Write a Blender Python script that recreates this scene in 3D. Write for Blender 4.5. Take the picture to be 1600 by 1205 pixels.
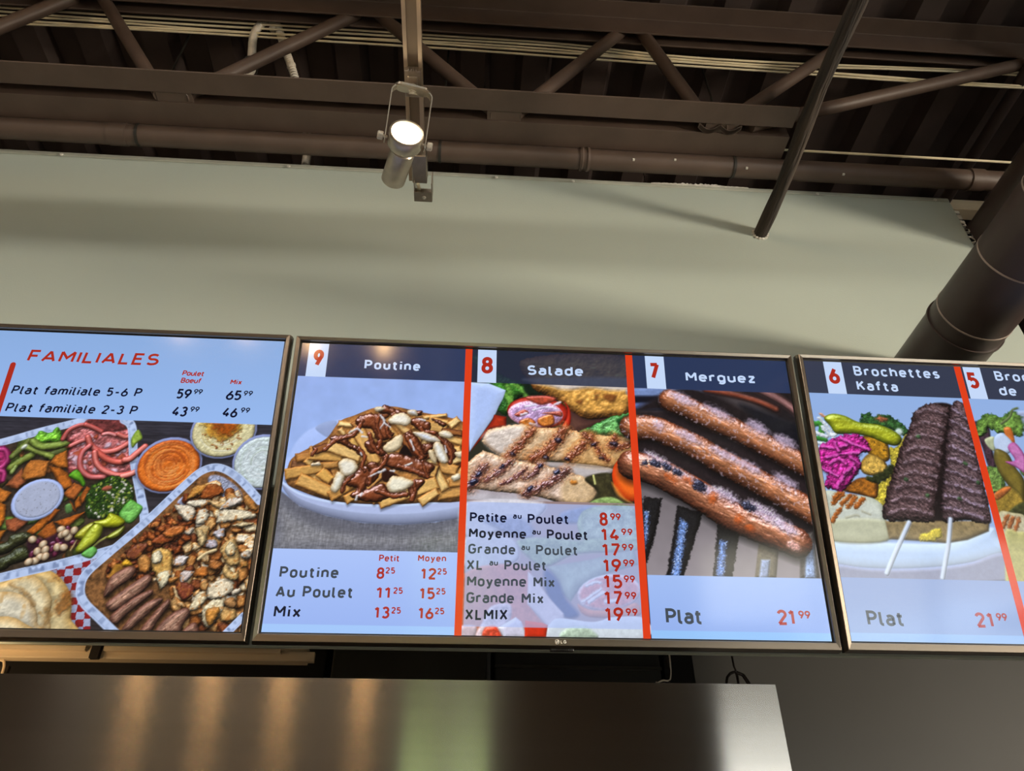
import bpy, bmesh, math, random
import numpy as np
from mathutils import Vector, Matrix, Euler

for _o in list(bpy.data.objects):
    bpy.data.objects.remove(_o, do_unlink=True)
scene = bpy.context.scene
COL = scene.collection
E = 1.55                       # eye height of the photographer above the floor
PI = math.pi

# ------------------------------------------------------------------ camera
cam_data = bpy.data.cameras.new('camera')
cam = bpy.data.objects.new('camera', cam_data)
COL.objects.link(cam)
cam_data.sensor_width = 36.0
cam_data.sensor_fit = 'HORIZONTAL'
cam_data.lens = 1193.68 / 1600.0 * 36.0
cam_data.clip_start = 0.02
cam_data.clip_end = 200.0
_p, _r, _y = math.radians(38.00954), math.radians(-0.49071), math.radians(4.18687)
_f = Vector((math.sin(_y) * math.cos(_p), math.cos(_y) * math.cos(_p), math.sin(_p)))
_rt = Vector((math.cos(_y), -math.sin(_y), 0.0))
_up = _rt.cross(_f)
_r2 = math.cos(_r) * _rt + math.sin(_r) * _up
_u2 = -math.sin(_r) * _rt + math.cos(_r) * _up
cam.matrix_world = Matrix(((_r2.x, _u2.x, -_f.x, 0.0), (_r2.y, _u2.y, -_f.y, 0.0),
                           (_r2.z, _u2.z, -_f.z, E), (0, 0, 0, 1)))
scene.camera = cam

# ------------------------------------------------------------------ world, exposure
world = bpy.data.worlds.new('world')
scene.world = world
world.use_nodes = True
_nt = world.node_tree
_nt.nodes.clear()
_wo = _nt.nodes.new('ShaderNodeOutputWorld')
_bg = _nt.nodes.new('ShaderNodeBackground')
_bg.inputs['Color'].default_value = (0.80, 0.90, 1.0, 1)
_bg.inputs['Strength'].default_value = SKY_STRENGTH = 9.0
_nt.links.new(_bg.outputs[0], _wo.inputs[0])

vs = scene.view_settings
vs.view_transform = 'Standard'
vs.look = 'None'
vs.gamma = 1.0
vs.use_curve_mapping = False
vs.exposure = 0.0


def light(name, kind, loc, energy, color, **kw):
    d = bpy.data.lights.new(name, kind)
    d.energy = energy
    d.color = color
    rot = kw.pop('rot', None)
    aim = kw.pop('aim', None)
    portal = kw.pop('portal', False)
    for k, v in kw.items():
        setattr(d, k, v)
    if portal:
        d.cycles.is_portal = True
    o = bpy.data.objects.new(name, d)
    COL.objects.link(o)
    o.location = loc
    if rot:
        o.rotation_euler = rot
    if aim:
        o.rotation_euler = (Vector(aim) - Vector(loc)).to_track_quat('-Z', 'Y').to_euler()
    return o


# daylight guided through the two openings of the shop front behind the photographer
light('shopfront_daylight', 'AREA', (4.8, -5.95, E - 0.1), 1.0, (1, 1, 1), shape='RECTANGLE', size=4.2, size_y=2.1,
      rot=(PI / 2, 0, 0), portal=True)
light('door_daylight', 'AREA', (-0.1, -5.95, E - 0.25), 1.0, (1, 1, 1), shape='RECTANGLE', size=1.0, size_y=2.4,
      rot=(PI / 2, 0, 0), portal=True)


# ------------------------------------------------------------------ helpers
def srgb(r, g, b):
    def f(c):
        c /= 255.0
        return c / 12.92 if c <= 0.04045 else ((c + 0.055) / 1.055) ** 2.4
    return (f(r), f(g), f(b), 1.0)


def mat(name, col, rough=0.6, metal=0.0, var=0.12, scale=6.0, bump=0.0, bscale=60.0, stretch=(1, 1, 1), emit=None,
        spec=0.5, col2=None, aniso=0.0, tangent=None, detail=4.0):
    m = bpy.data.materials.new(name)
    m.use_nodes = True
    nt = m.node_tree
    b = nt.nodes['Principled BSDF']
    b.inputs['Roughness'].default_value = rough
    b.inputs['Metallic'].default_value = metal
    b.inputs['Specular IOR Level'].default_value = spec
    tc = nt.nodes.new('ShaderNodeTexCoord')
    mp = nt.nodes.new('ShaderNodeMapping')
    mp.inputs['Scale'].default_value = stretch
    nt.links.new(tc.outputs['Object'], mp.inputs['Vector'])
    nz = nt.nodes.new('ShaderNodeTexNoise')
    nz.inputs['Scale'].default_value = scale
    nz.inputs['Detail'].default_value = detail
    nt.links.new(mp.outputs[0], nz.inputs['Vector'])
    rp = nt.nodes.new('ShaderNodeValToRGB')
    c2 = col2 if col2 else tuple(c * (1 - var) for c in col[:3]) + (1,)
    c1 = col if col2 else tuple(min(1, c * (1 + var)) for c in col[:3]) + (1,)
    rp.color_ramp.elements[0].position = 0.3
    rp.color_ramp.elements[1].position = 0.7
    rp.color_ramp.elements[0].color = c2
    rp.color_ramp.elements[1].color = c1
    nt.links.new(nz.outputs['Fac'], rp.inputs[0])
    nt.links.new(rp.outputs[0], b.inputs['Base Color'])
    if bump:
        n2 = nt.nodes.new('ShaderNodeTexNoise')
        n2.inputs['Scale'].default_value = bscale
        n2.inputs['Detail'].default_value = 3
        nt.links.new(mp.outputs[0], n2.inputs['Vector'])
        bp = nt.nodes.new('ShaderNodeBump')
        bp.inputs['Strength'].default_value = bump
        bp.inputs['Distance'].default_value = 0.01
        nt.links.new(n2.outputs['Fac'], bp.inputs['Height'])
        nt.links.new(bp.outputs[0], b.inputs['Normal'])
    if aniso:
        b.inputs['Anisotropic'].default_value = aniso
        b.inputs['Anisotropic Rotation'].default_value = 0.25
        tg = nt.nodes.new('ShaderNodeTangent')
        tg.direction_type = 'UV_MAP'
        tg.uv_map = 'brush'
        nt.links.new(tg.outputs[0], b.inputs['Tangent'])
    if emit:
        b.inputs['Emission Color'].default_value = emit[0]
        b.inputs['Emission Strength'].default_value = emit[1]
    return m


def brushed(m, col, rough, aniso):
    nt = m.node_tree
    g = nt.nodes.new('ShaderNodeBsdfAnisotropic')
    g.inputs['Roughness'].default_value = rough
    g.inputs['Anisotropy'].default_value = aniso
    g.inputs['Rotation'].default_value = 0.0
    tg = nt.nodes.new('ShaderNodeTangent')
    tg.direction_type = 'UV_MAP'
    tg.uv_map = 'brush'
    nt.links.new(tg.outputs[0], g.inputs['Tangent'])
    b = nt.nodes['Principled BSDF']
    lk = b.inputs['Base Color'].links[0]
    nt.links.new(lk.from_socket, g.inputs['Color'])
    nt.links.new(g.outputs[0], nt.nodes['Material Output'].inputs['Surface'])


class MB:
    """collects vertices and faces of one mesh"""
    def __init__(self):
        self.v, self.f, self.mi = [], [], []

    def add(self, vs_, fs_, m=0):
        n = len(self.v)
        self.v += [tuple(p) for p in vs_]
        for q in fs_:
            self.f.append(tuple(i + n for i in q))
            self.mi.append(m)
        return self

    def box(self, x0, x1, y0, y1, z0, z1, m=0):
        return self.add([(x0, y0, z0), (x1, y0, z0), (x1, y1, z0), (x0, y1, z0),
                         (x0, y0, z1), (x1, y0, z1), (x1, y1, z1), (x0, y1, z1)],
                        [(0, 3, 2, 1), (4, 5, 6, 7), (0, 1, 5, 4), (1, 2, 6, 5), (2, 3, 7, 6), (3, 0, 4, 7)], m)

    def tube(self, path, r, n=12, m=0, caps=True, radii=None):
        P = [Vector(p) for p in path]
        rings, ref = [], None
        for i, p in enumerate(P):
            a = P[max(i - 1, 0)]
            b = P[min(i + 1, len(P) - 1)]
            d = (b - a).normalized()
            if ref is None:
                ref = Vector((0, 0, 1)) if abs(d.z) < 0.9 else Vector((1, 0, 0))
            u = (ref - d * ref.dot(d)).normalized()
            ref = u
            w = d.cross(u)
            rr = radii[i] if radii else r
            rings.append([p + (u * math.cos(2 * PI * k / n) + w * math.sin(2 * PI * k / n)) * rr for k in range(n)])
        vs_ = [q for ring in rings for q in ring]
        fs_ = []
        for i in range(len(P) - 1):
            for k in range(n):
                fs_.append((i * n + k, i * n + (k + 1) % n, (i + 1) * n + (k + 1) % n, (i + 1) * n + k))
        if caps:
            fs_.append(tuple(range(n))[::-1])
            fs_.append(tuple((len(P) - 1) * n + k for k in range(n)))
        return self.add(vs_, fs_, m)

    def lathe(self, origin, axis, prof, n=32, m=0, close=False):
        """prof: list of (distance along axis, radius)"""
        o = Vector(origin)
        d = Vector(axis).normalized()
        ref = Vector((0, 0, 1)) if abs(d.z) < 0.9 else Vector((1, 0, 0))
        u = (ref - d * ref.dot(d)).normalized()
        w = d.cross(u)
        vs_, fs_ = [], []
        for t, r in prof:
            for k in range(n):
                a = 2 * PI * k / n
                vs_.append(o + d * t + (u * math.cos(a) + w * math.sin(a)) * r)
        for i in range(len(prof) - 1):
            for k in range(n):
                fs_.append((i * n + k, i * n + (k + 1) % n, (i + 1) * n + (k + 1) % n, (i + 1) * n + k))
        if close:
            fs_.append(tuple(range(n))[::-1])
            fs_.append(tuple((len(prof) - 1) * n + k for k in range(n)))
        return self.add(vs_, fs_, m)

    def prism(self, pts, axis, a, b, m=0):
        """pts 2-D outline extruded along axis ('x': (y,z), 'y': (x,z), 'z': (x,y))"""
        def P(p, t):
            return {'x': (t, p[0], p[1]), 'y': (p[0], t, p[1]), 'z': (p[0], p[1], t)}[axis]
        n = len(pts)
        vs_ = [P(p, a) for p in pts] + [P(p, b) for p in pts]
        fs_ = [(i, (i + 1) % n, n + (i + 1) % n, n + i) for i in range(n)]
        fs_ += [tuple(range(n))[::-1], tuple(range(n, 2 * n))]
        return self.add(vs_, fs_, m)

    def build(self, name, mats, parent=None, smooth=False, bevel=0.0, bseg=2):
        me = bpy.data.meshes.new(name)
        me.from_pydata(self.v, [], self.f)
        for m in (mats if isinstance(mats, (list, tuple)) else [mats]):
            me.materials.append(m)
        me.polygons.foreach_set('material_index', self.mi)
        bm = bmesh.new()
        bm.from_mesh(me)
        bmesh.ops.recalc_face_normals(bm, faces=bm.faces)
        bm.to_mesh(me)
        bm.free()
        me.update()
        if smooth:
            me.polygons.foreach_set('use_smooth', [True] * len(me.polygons))
            me.set_sharp_from_angle(angle=math.radians(smooth if smooth is not True else 40))
        o = bpy.data.objects.new(name, me)
        COL.objects.link(o)
        if parent:
            o.parent = parent
        if bevel:
            md = o.modifiers.new('bevel', 'BEVEL')
            md.width = bevel
            md.segments = bseg
            md.limit_method = 'ANGLE'
        return o


def tag(o, label, cat, group=None):
    o['label'] = label
    o['category'] = cat
    if group:
        o['group'] = group
    return o


def struct(o):
    o['kind'] = 'structure'
    return o


def thing(name, label, cat, loc=(0, 0, 0), rot=(0, 0, 0), group=None):
    o = bpy.data.objects.new(name, None)
    o.empty_display_size = 0.1
    COL.objects.link(o)
    o.location = loc
    o.rotation_euler = rot
    return tag(o, label, cat, group)


def copy_tree(o, parent=None):
    c = o.copy()
    COL.objects.link(c)
    if parent:
        c.parent = parent
    for ch in list(o.children):
        copy_tree(ch, c)
    return c


def catmull(P, n=8, closed=False):
    P = [np.array(p, float) for p in P]
    out = []
    N = len(P)
    rng = range(N) if closed else range(N - 1)
    for i in rng:
        p0 = P[(i - 1) % N] if (closed or i > 0) else P[0]
        p1 = P[i]
        p2 = P[(i + 1) % N]
        p3 = P[(i + 2) % N] if (closed or i + 2 < N) else P[-1]
        for k in range(n):
            t = k / n
            out.append(0.5 * ((2 * p1) + (p2 - p0) * t + (2 * p0 - 5 * p1 + 4 * p2 - p3) * t * t
                              + (3 * p1 - p0 - 3 * p2 + p3) * t ** 3))
    if not closed:
        out.append(P[-1])
    return out


# ------------------------------------------------------------------ materials
M = {}
M['wall'] = mat('sage_wall_paint', (0.395, 0.445, 0.395, 1), rough=0.75, var=0.03, scale=1.2, bump=0.05, bscale=180)
M['wall_edge'] = mat('wall_edge_bead', (0.46, 0.47, 0.40, 1), rough=0.8, var=0.08, scale=14, bump=0.1, bscale=90)
M['plaster'] = mat('raw_plaster', (0.72, 0.70, 0.63, 1), rough=0.9, var=0.2, scale=60, bump=0.4, bscale=120)
M['brown'] = mat('brown_steel_paint', (0.098, 0.066, 0.050, 1), rough=0.5, var=0.14, scale=9, bump=0.06, bscale=40)
M['brown_deck'] = mat('brown_deck_shaded', (0.066, 0.046, 0.040, 1), rough=0.6, var=0.25, scale=5, bump=0.08, bscale=40)  # same brown as the joists, colour darkened for the shade high up
M['brown_duct'] = mat('brown_duct_paint', (0.046, 0.031, 0.027, 1), rough=0.42, var=0.12, scale=5, bump=0.05, bscale=30)
M['seam'] = mat('bright_duct_seam', (0.30, 0.24, 0.20, 1), rough=0.4, var=0.2, scale=20)
M['black'] = mat('black_plastic', (0.012, 0.011, 0.011, 1), rough=0.4, var=0.2, scale=10)
M['strap'] = mat('black_strap', (0.02, 0.018, 0.014, 1), rough=0.6, var=0.2, scale=30)
M['bark'] = mat('rough_blackened_pipe', (0.012, 0.011, 0.010, 1), rough=0.85, scale=40, bump=1.0, bscale=90,
                stretch=(1, 0.07, 1), col2=(0.075, 0.052, 0.036, 1))
M['cable'] = mat('cream_cable_sheath', (0.85, 0.75, 0.52, 1), rough=0.55, var=0.12, scale=8)
M['flex'] = mat('grey_flexible_conduit', (0.75, 0.70, 0.60, 1), rough=0.4, metal=0.1, var=0.15, scale=25)
M['groove'] = mat('conduit_groove_shade', (0.16, 0.14, 0.11, 1), rough=0.6)  # shade between the ribs painted as a darker tone
M['tie'] = mat('cable_tie', (0.03, 0.03, 0.03, 1), rough=0.5)
M['rail'] = mat('glow_warmed_rail', (0.50, 0.38, 0.26, 1), rough=0.38, metal=0.4, var=0.08, scale=10)  # grey rail with the spotlight's warm glow painted into its colour
M['rail_dark'] = mat('glow_warmed_slot', (0.24, 0.175, 0.11, 1), rough=0.5, metal=0.2, var=0.1, scale=12)  # slot colour warmed by the same painted glow
M['nickel'] = mat('brushed_nickel', (0.50, 0.43, 0.35, 1), rough=0.34, metal=0.9, var=0.1, scale=60, stretch=(1, 1, 0.1))
M['knob'] = mat('pale_knurled_knob', (0.62, 0.57, 0.48, 1), rough=0.45, metal=0.5, var=0.25, scale=150)
M['lens'] = mat('lamp_lens', (1, 0.9, 0.7, 1), rough=0.3, emit=((1.0, 0.84, 0.58, 1), 14.0))
M['bulb'] = mat('pendant_bulb', (1, 0.8, 0.5, 1), rough=0.3, emit=((1.0, 0.60, 0.26, 1), 130.0))
M['shade'] = mat('copper_shade', (0.42, 0.22, 0.11, 1), rough=0.35, metal=0.8, var=0.1, scale=20)
M['bezel'] = mat('bronze_bezel', (0.32, 0.265, 0.21, 1), rough=0.28, metal=0.95, var=0.08, scale=40, stretch=(0.05, 1, 1))
M['tvblack'] = mat('tv_black', (0.008, 0.008, 0.009, 1), rough=0.35, var=0.1, scale=10)
M['tvback'] = mat('tv_rear_plastic', (0.022, 0.020, 0.019, 1), rough=0.38, var=0.1, scale=14)
M['logo'] = mat('pale_logo', (0.80, 0.78, 0.70, 1), rough=0.5, metal=0.0, var=0.03, scale=30)
M['steel'] = mat('brushed_stainless', (0.42, 0.39, 0.345, 1), rough=0.19, metal=1.0, var=0.05, scale=30,
                 stretch=(0.05, 1, 3.0))
brushed(M['steel'], None, 0.143, 0.71)
M['dark_steel'] = mat('dull_dark_steel', (0.14, 0.135, 0.12, 1), rough=0.35, metal=0.8, var=0.12, scale=8, stretch=(1, 1, 0.3))
M['kitchen'] = mat('charcoal_wall_paint', (0.030, 0.030, 0.027, 1), rough=0.5, var=0.07, scale=3)
M['board'] = mat('pale_ledger_wood', (0.62, 0.50, 0.33, 1), rough=0.6, var=0.12, scale=9, stretch=(0.2, 1, 3))
M['hook'] = mat('dark_hook_steel', (0.03, 0.024, 0.02, 1), rough=0.5, metal=0.4, var=0.2, scale=30)
M['floor'] = mat('grey_floor_tile', (0.50, 0.46, 0.40, 1), rough=0.5, var=0.15, scale=3)
M['front'] = mat('dark_brown_wall', (0.06, 0.045, 0.034, 1), rough=0.7, var=0.1, scale=2)
M['side'] = mat('dim_side_wall', (0.50, 0.44, 0.36, 1), rough=0.7, var=0.1, scale=2)
M['mullion'] = mat('dark_window_frame', (0.05, 0.05, 0.05, 1), rough=0.4, metal=0.4, var=0.1, scale=8)
M['pavement'] = mat('pale_pavement', (0.70, 0.66, 0.56, 1), rough=0.9, var=0.12, scale=2, bump=0.1)
M['leaf'] = mat('hedge_leaf', (0.34, 0.46, 0.10, 1), rough=0.6, var=0.4, scale=7, bump=0.4, bscale=20)
M['car'] = mat('white_car_paint', (0.75, 0.76, 0.78, 1), rough=0.2, var=0.03, scale=2)
M['glass_dark'] = mat('car_glass', (0.02, 0.025, 0.03, 1), rough=0.08, var=0.1, scale=2)
M['tyre'] = mat('tyre_rubber', (0.02, 0.02, 0.02, 1), rough=0.8)
M['facade'] = mat('pale_facade', (0.72, 0.62, 0.48, 1), rough=0.85, var=0.15, scale=1.0)

# ================================================================== the setting
# sage partition that carries the screens, its top, right end and lower edge free
wb = struct(MB().box(-6.0, 1.655, 1.60, 1.613, E + 0.549, E + 2.152).build('wall_back', M['wall']))
struct(MB().box(-6.0, 1.655, 1.5965, 1.617, E + 2.138, E + 2.156).build('trim_1', M['wall_edge'], bevel=0.004))
_t = MB()
rng = random.Random(5)
rag = [(0.60, 2.150)]                                   # crumbled plaster along the top near the pipe
for i in range(60):
    x = 0.60 + 0.34 * i / 59
    env = math.sin(PI * i / 59) ** 0.5
    rag.append((x, 2.1545 + env * (0.002 + 0.008 * rng.random() * (1.0 if 0.25 < i / 59 < 0.75 else 0.5))))
rag.append((0.94, 2.150))
_t.prism([(p[0], E + p[1]) for p in rag], 'y', 1.5955, 1.604)
for i in range(16):                                     # and down the broken right end
    z = E + 1.93 + 0.16 * rng.random()
    s = 0.003 + 0.006 * rng.random()
    _t.box(1.653, 1.657 + 1.6 * s, 1.60, 1.61 + s, z, z + s * 1.5)
for i in range(14):                                     # ring of chipped paint round the black pipe
    a = 2 * PI * i / 14
    if math.sin(a) < 0.55:
        _t.box(0.933 + 0.0245 * math.cos(a) - 0.004, 0.933 + 0.0245 * math.cos(a) + 0.004, 1.5955, 1.601,
               E + 1.918 + 0.0245 * math.sin(a) - 0.003, E + 1.918 + 0.0245 * math.sin(a) + 0.003)
struct(_t.build('trim_2', M['plaster']))
for x in (-1.35, -0.62, -0.29, 0.07, 0.33, 1.18, 1.60):
    s_ = MB().lathe((x, 1.5945, E + 2.138), (0, -1, 0), [(0, 0.006), (0.003, 0.005), (0.003, 0.0)], 10)
    o = s_.build('drywall_screw', M['plaster'], wb)

# corrugated roof deck, ribs running away from the photographer
pts_d = []
pitch, x = 0.245, -6.2
while x < 7.1:
    pts_d += [(x, 2.87), (x + 0.095, 2.87), (x + 0.120, 2.935), (x + 0.220, 2.935)]
    x += pitch
top = [(pts_d[-1][0], 3.0), (pts_d[0][0], 3.0)]
deck = MB()
n_ = len(pts_d)
vs_ = [(p[0], -6.1, E + p[1]) for p in pts_d] + [(p[0], 5.0, E + p[1]) for p in pts_d]
deck.add(vs_, [(i, i + 1, n_ + i + 1, n_ + i) for i in range(n_ - 1)])
deck.box(-6.2, 7.2, -6.1, 5.0, E + 2.97, E + 3.0)
struct(deck.build('ceiling', M['brown_deck']))

struct(MB().box(-6.1, 7.1, -6.1, 5.0, -0.1, 0.0).build('floor', M['floor']))
struct(MB().box(-6.1, -6.0, -6.1, 5.0, 0, E + 3.0).build('wall_left', M['front']))
struct(MB().box(7.0, 7.1, -6.1, 5.0, 0, E + 3.0).build('wall_right', M['side']))
# charcoal kitchen wall far behind the hood
struct(MB().box(-6.0, 7.0, 3.10, 3.2, 0, E + 0.95).build('wall_kitchen', M['kitchen']))
struct(MB().box(-6.1, 7.1, 4.9, 5.0, 0, E + 3.0).build('wall_rear', M['kitchen']))
struct(MB().box(0.62, 7.0, 2.30, 2.36, 0, E + 0.9).build('wall_side', M['kitchen']))
# shop front behind the photographer, with a door opening and a wide window opening
fr = MB()
fr.box(-6.0, -0.6, -6.1, -6.0, 0, E + 3.0)
fr.box(0.4, 2.7, -6.1, -6.0, 0, E + 3.0)
fr.box(-0.6, 0.4, -6.1, -6.0, E + 1.0, E + 3.0)
fr.box(2.7, 7.0, -6.1, -6.0, E + 0.95, E + 3.0)
fr.box(2.7, 7.0, -6.1, -6.0, 0, E - 1.15)
struct(fr.build('wall_front', M['front']))
w1 = MB()
for x in (2.7, 4.1, 5.5, 6.9):
    w1.box(x, x + 0.07, -6.08, -6.0, E - 1.15, E + 0.95)
w1.box(2.7, 6.97, -6.08, -6.0, E - 1.15, E - 1.08)
w1.box(2.7, 6.97, -6.08, -6.0, E + 0.90, E + 0.95)
struct(w1.build('window_1', M['mullion']))
d1 = MB()
for x in (-0.6, 0.33):
    d1.box(x, x + 0.07, -6.08, -6.0, 0, E + 1.0)
d1.box(-0.6, 0.4, -6.08, -6.0, E + 0.93, E + 1.0)
d1.box(-0.6, 0.4, -6.08, -6.0, 0.0, 0.12)
struct(d1.build('door_1', M['mullion']))

# the street, only seen as a reflection
struct(MB().box(-30, 40, -40, -6.1, -0.12, -0.02).build('ground_1', M['pavement']))
tag(MB().box(-18, 26, -31, -30, 0, 3.4).build('street_building', M['facade']),
    'long low tan building across the street outside the shop front', 'building')
hd = MB()
rng = random.Random(3)
for i in range(190):
    x, y, z = rng.uniform(-3.6, 1.9), rng.uniform(-10.6, -9.6), rng.uniform(0.9, 3.6)
    r = rng.uniform(0.18, 0.38)
    hd.lathe((x, y, z - r), (rng.uniform(-.2, .2), rng.uniform(-.2, .2), 1),
             [(0, 0), (0.3 * r, 0.75 * r), (r, r), (1.7 * r, 0.75 * r), (2 * r, 0)], 8)
tag(hd.build('hedge', M['leaf'], smooth=True), 'tall green hedge outside the shop door', 'hedge')


def make_car(loc, label, rz=0.0):
    t = thing('parked_car', label, 'car', loc, (0, 0, rz), 'cars parked outside the shop front')
    prof = [(-2.1, 0.35), (-2.15, 0.75), (-1.95, 0.95), (-1.35, 1.02), (-0.75, 1.45), (0.75, 1.47), (1.45, 1.05),
            (2.05, 0.95), (2.15, 0.6), (2.1, 0.35)]
    MB().prism(prof, 'y', -0.85, 0.85).build('car_body', M['car'], t, bevel=0.08)
    MB().prism([(-1.15, 1.04), (-0.70, 1.38), (0.70, 1.40), (1.22, 1.06)], 'y', -0.87, 0.87).build('car_window', M['glass_dark'], t)
    for x in (-1.35, 1.35):
        for y in (-0.8, 0.8):
            MB().lathe((x, y - 0.1, 0.33), (0, 1, 0), [(0, 0.05), (0, 0.33), (0.2, 0.33), (0.2, 0.05)], 20, close=True).build(
                'wheel', M['tyre'], t, smooth=True)
    return t


make_car((4.6, -10.8, -0.02), 'white car parked outside the shop front, nearer the door')
make_car((10.2, -11.2, -0.02), 'white car parked outside the shop front, farther from the door')

# ================================================================== roof steel
j = thing('roof_joist', 'dark brown open-web steel joist in front of the sage wall', 'joist', (-2.0, 1.40, E + 2.20))
jl = j.location


def rel(p):
    return (p[0] - jl[0], p[1] - jl[1], p[2] + E - jl[2])


def angle_bar(parent, x0, x1, y_out, y_in, z, h, t=0.007, up=True):
    """L section along x: flat leg from y_out to y_in, standing leg at y_in"""
    s = 1 if y_in > y_out else -1
    if up:
        prof = [(y_out, z), (y_in, z), (y_in, z + h), (y_in - s * t, z + h), (y_in - s * t, z + t), (y_out, z + t)]
    else:
        prof = [(y_out, z), (y_in, z), (y_in, z - h), (y_in - s * t, z - h), (y_in - s * t, z - t), (y_out, z - t)]
    prof = [(a - jl[1], b + E - jl[2]) for a, b in prof]
    return MB().prism(prof, 'x', x0 - jl[0], x1 - jl[0]).build('chord_angle', M['brown'], parent, bevel=0.002)


angle_bar(j, -6.0, 1.030, 1.313, 1.387, 2.20, 0.075)
angle_bar(j, -6.0, 1.034, 1.506, 1.421, 2.20, 0.075)
angle_bar(j, -6.0, 4.0, 1.318, 1.387, 2.862, 0.108, up=False)
angle_bar(j, -6.0, 4.0, 1.500, 1.421, 2.862, 0.108, up=False)
rods = [((-2.20, 2.79), (-1.93, 2.215)), ((-1.87, 2.215), (-1.46, 2.80)), ((-1.36, 2.80), (-1.00, 2.215)),
        ((-0.93, 2.215), (-0.455, 2.81)), ((-0.375, 2.81), (0.06, 2.215)), ((0.12, 2.215), (0.53, 2.81)),
        ((0.60, 2.81), (0.76, 2.215)), ((0.80, 2.215), (1.38, 2.81)), ((0.90, 2.228), (2.25, 2.83)),
        ((-3.3, 2.215), (-2.85, 2.80)), ((-2.75, 2.80), (-2.3, 2.215))]
for k, (a, b) in enumerate(rods):
    MB().tube([rel((a[0], 1.404, a[1])), rel((b[0], 1.404, b[1]))], 0.0230, 16).build('web_rod', M['brown'], j, smooth=True)
for x in (-0.955, 0.085, 0.80):
    MB().box(x - 0.055 - jl[0], x + 0.055 - jl[0], -0.02, 0.03, 0.004, 0.012).build('spacer_plate', M['brown'], j)
rw = MB()
for i in range(40):
    x = 0.72 + 0.14 * i / 40
    rw.box(x - jl[0], x + 0.006 - jl[0], -0.012 + 0.02 * abs(math.sin(i * 0.16)), 0.004 + 0.02 * abs(math.sin(i * 0.16)), -0.002, 0.004)
rw.build('weld_bead', M['brown'], j)

# the next joist back, above the photographer's head
j2 = thing('roof_joist', 'dark brown open-web steel joist overhead, behind the photographer', 'joist', (-2.0, 0.25, E + 2.20))
for ch in list(j.children):
    if ch.name.split('.')[0] in ('chord_angle', 'web_rod'):
        c = ch.copy()
        COL.objects.link(c)
        c.parent = j2
j3 = thing('roof_joist', 'dark brown open-web steel joist over the middle of the room', 'joist', (-2.0, -1.9, E + 2.20))
for ch in list(j2.children):
    c = ch.copy()
    COL.objects.link(c)
    c.parent = j3

# brown main pipe with its clamps
PR = 0.035
mp_ = thing('sprinkler_pipe', 'thick brown painted pipe running along the top of the wall', 'pipe', (0, 1.535, E + 2.181))
MB().tube([(-6, 0, 0), (3.6, 0, 0)], PR, 28).build('pipe_body', M['brown'], mp_, smooth=True)
MB().lathe((0.345, 0, 0), (1, 0, 0), [(0, PR), (0, PR + 0.004), (0.008, PR + 0.006), (0.012, PR + 0.002), (0.022, PR + 0.002), (0.026, PR + 0.006),
                                      (0.034, PR + 0.004), (0.034, PR)], 28).build('coupling', M['brown'], mp_, smooth=True)
MB().lathe((1.70, 0, 0), (1, 0, 0), [(0, PR), (0, PR + 0.004), (0.05, PR + 0.004), (0.05, PR)], 28).build('coupling', M['brown'], mp_, smooth=True)
MB().lathe((-1.19, 0, 0), (1, 0, 0), [(0, PR), (0, PR + 0.002), (0.06, PR + 0.002), (0.06, PR)], 28).build('coupling', M['brown'], mp_, smooth=True)
for x in (-1.10, -0.125, 0.865):
    MB().lathe((x, 0, 0), (1, 0, 0), [(0, PR - 0.0005), (0, PR + 0.0025), (0.009, PR + 0.0025), (0.009, PR - 0.0005)], 28).build('hanger_strap', M['strap'], mp_, smooth=True)
    MB().tube([(x + 0.0045, 0.0, PR), (x + 0.0045, 0.0, 0.69)], 0.004, 8).build('hanger_rod', M['strap'], mp_)
for x, a_ in ((0.52, 3.9), (0.905, 4.1), (1.24, 4.2), (0.66, 3.7)):
    y_, z_ = PR * math.cos(a_), PR * math.sin(a_)
    MB().box(x, x + 0.007, y_ - 0.003, y_ + 0.003, z_ - 0.003, z_ + 0.003).build('paint_chip', M['plaster'], mp_)

tag(MB().tube([(2.065, 0.6, E + 2.70), (2.065, 2.9, E + 2.70)], 0.024, 14).build('conduit_pipe', M['brown_duct'], smooth=True),
    'thin brown pipe running away under the roof deck at far right', 'pipe')
tag(MB().box(1.9, 3.4, 2.10, 2.16, E + 2.76, E + 2.83).build('pale_ledger', M['board'], bevel=0.003),
    'pale board up beyond the broken right end of the wall', 'board')

# rough black pipe driven into the wall
pth = [(0.933 + 0.004 * math.sin(i * 0.9), 1.63 - i * 0.11, E + 1.918 + 0.003 * math.cos(i * 1.3)) for i in range(34)]
rad = [0.0215 + 0.0016 * math.sin(i * 2.1) for i in range(34)]
tag(MB().tube(pth, 0.022, 20, radii=rad).build('black_pipe', M['bark'], smooth=True),
    'rough blackened pipe coming out of the sage wall overhead', 'pipe')

# ducts
def duct(cx, cz, r, y0, y1, rings, label, name='ventilation_duct'):
    t = thing(name, label, 'duct', (cx, y1, E + cz))
    MB().tube([(0, y0 - y1, 0), (0, 0, 0)], r, 48).build('duct_tube', M['brown_duct'], t, smooth=True)
    for k, (y, w) in enumerate(rings):
        MB().lathe((0, y - y1, 0), (0, 1, 0), [(0, r - 0.001), (0, r + 0.0012 + w), (0.004 + w, r + 0.0012 + w),
                                              (0.004 + w, r - 0.001)], 48).build('seam_band', M['seam'] if w == 0 else M['brown_duct'], t, smooth=True)
    return t


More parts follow.
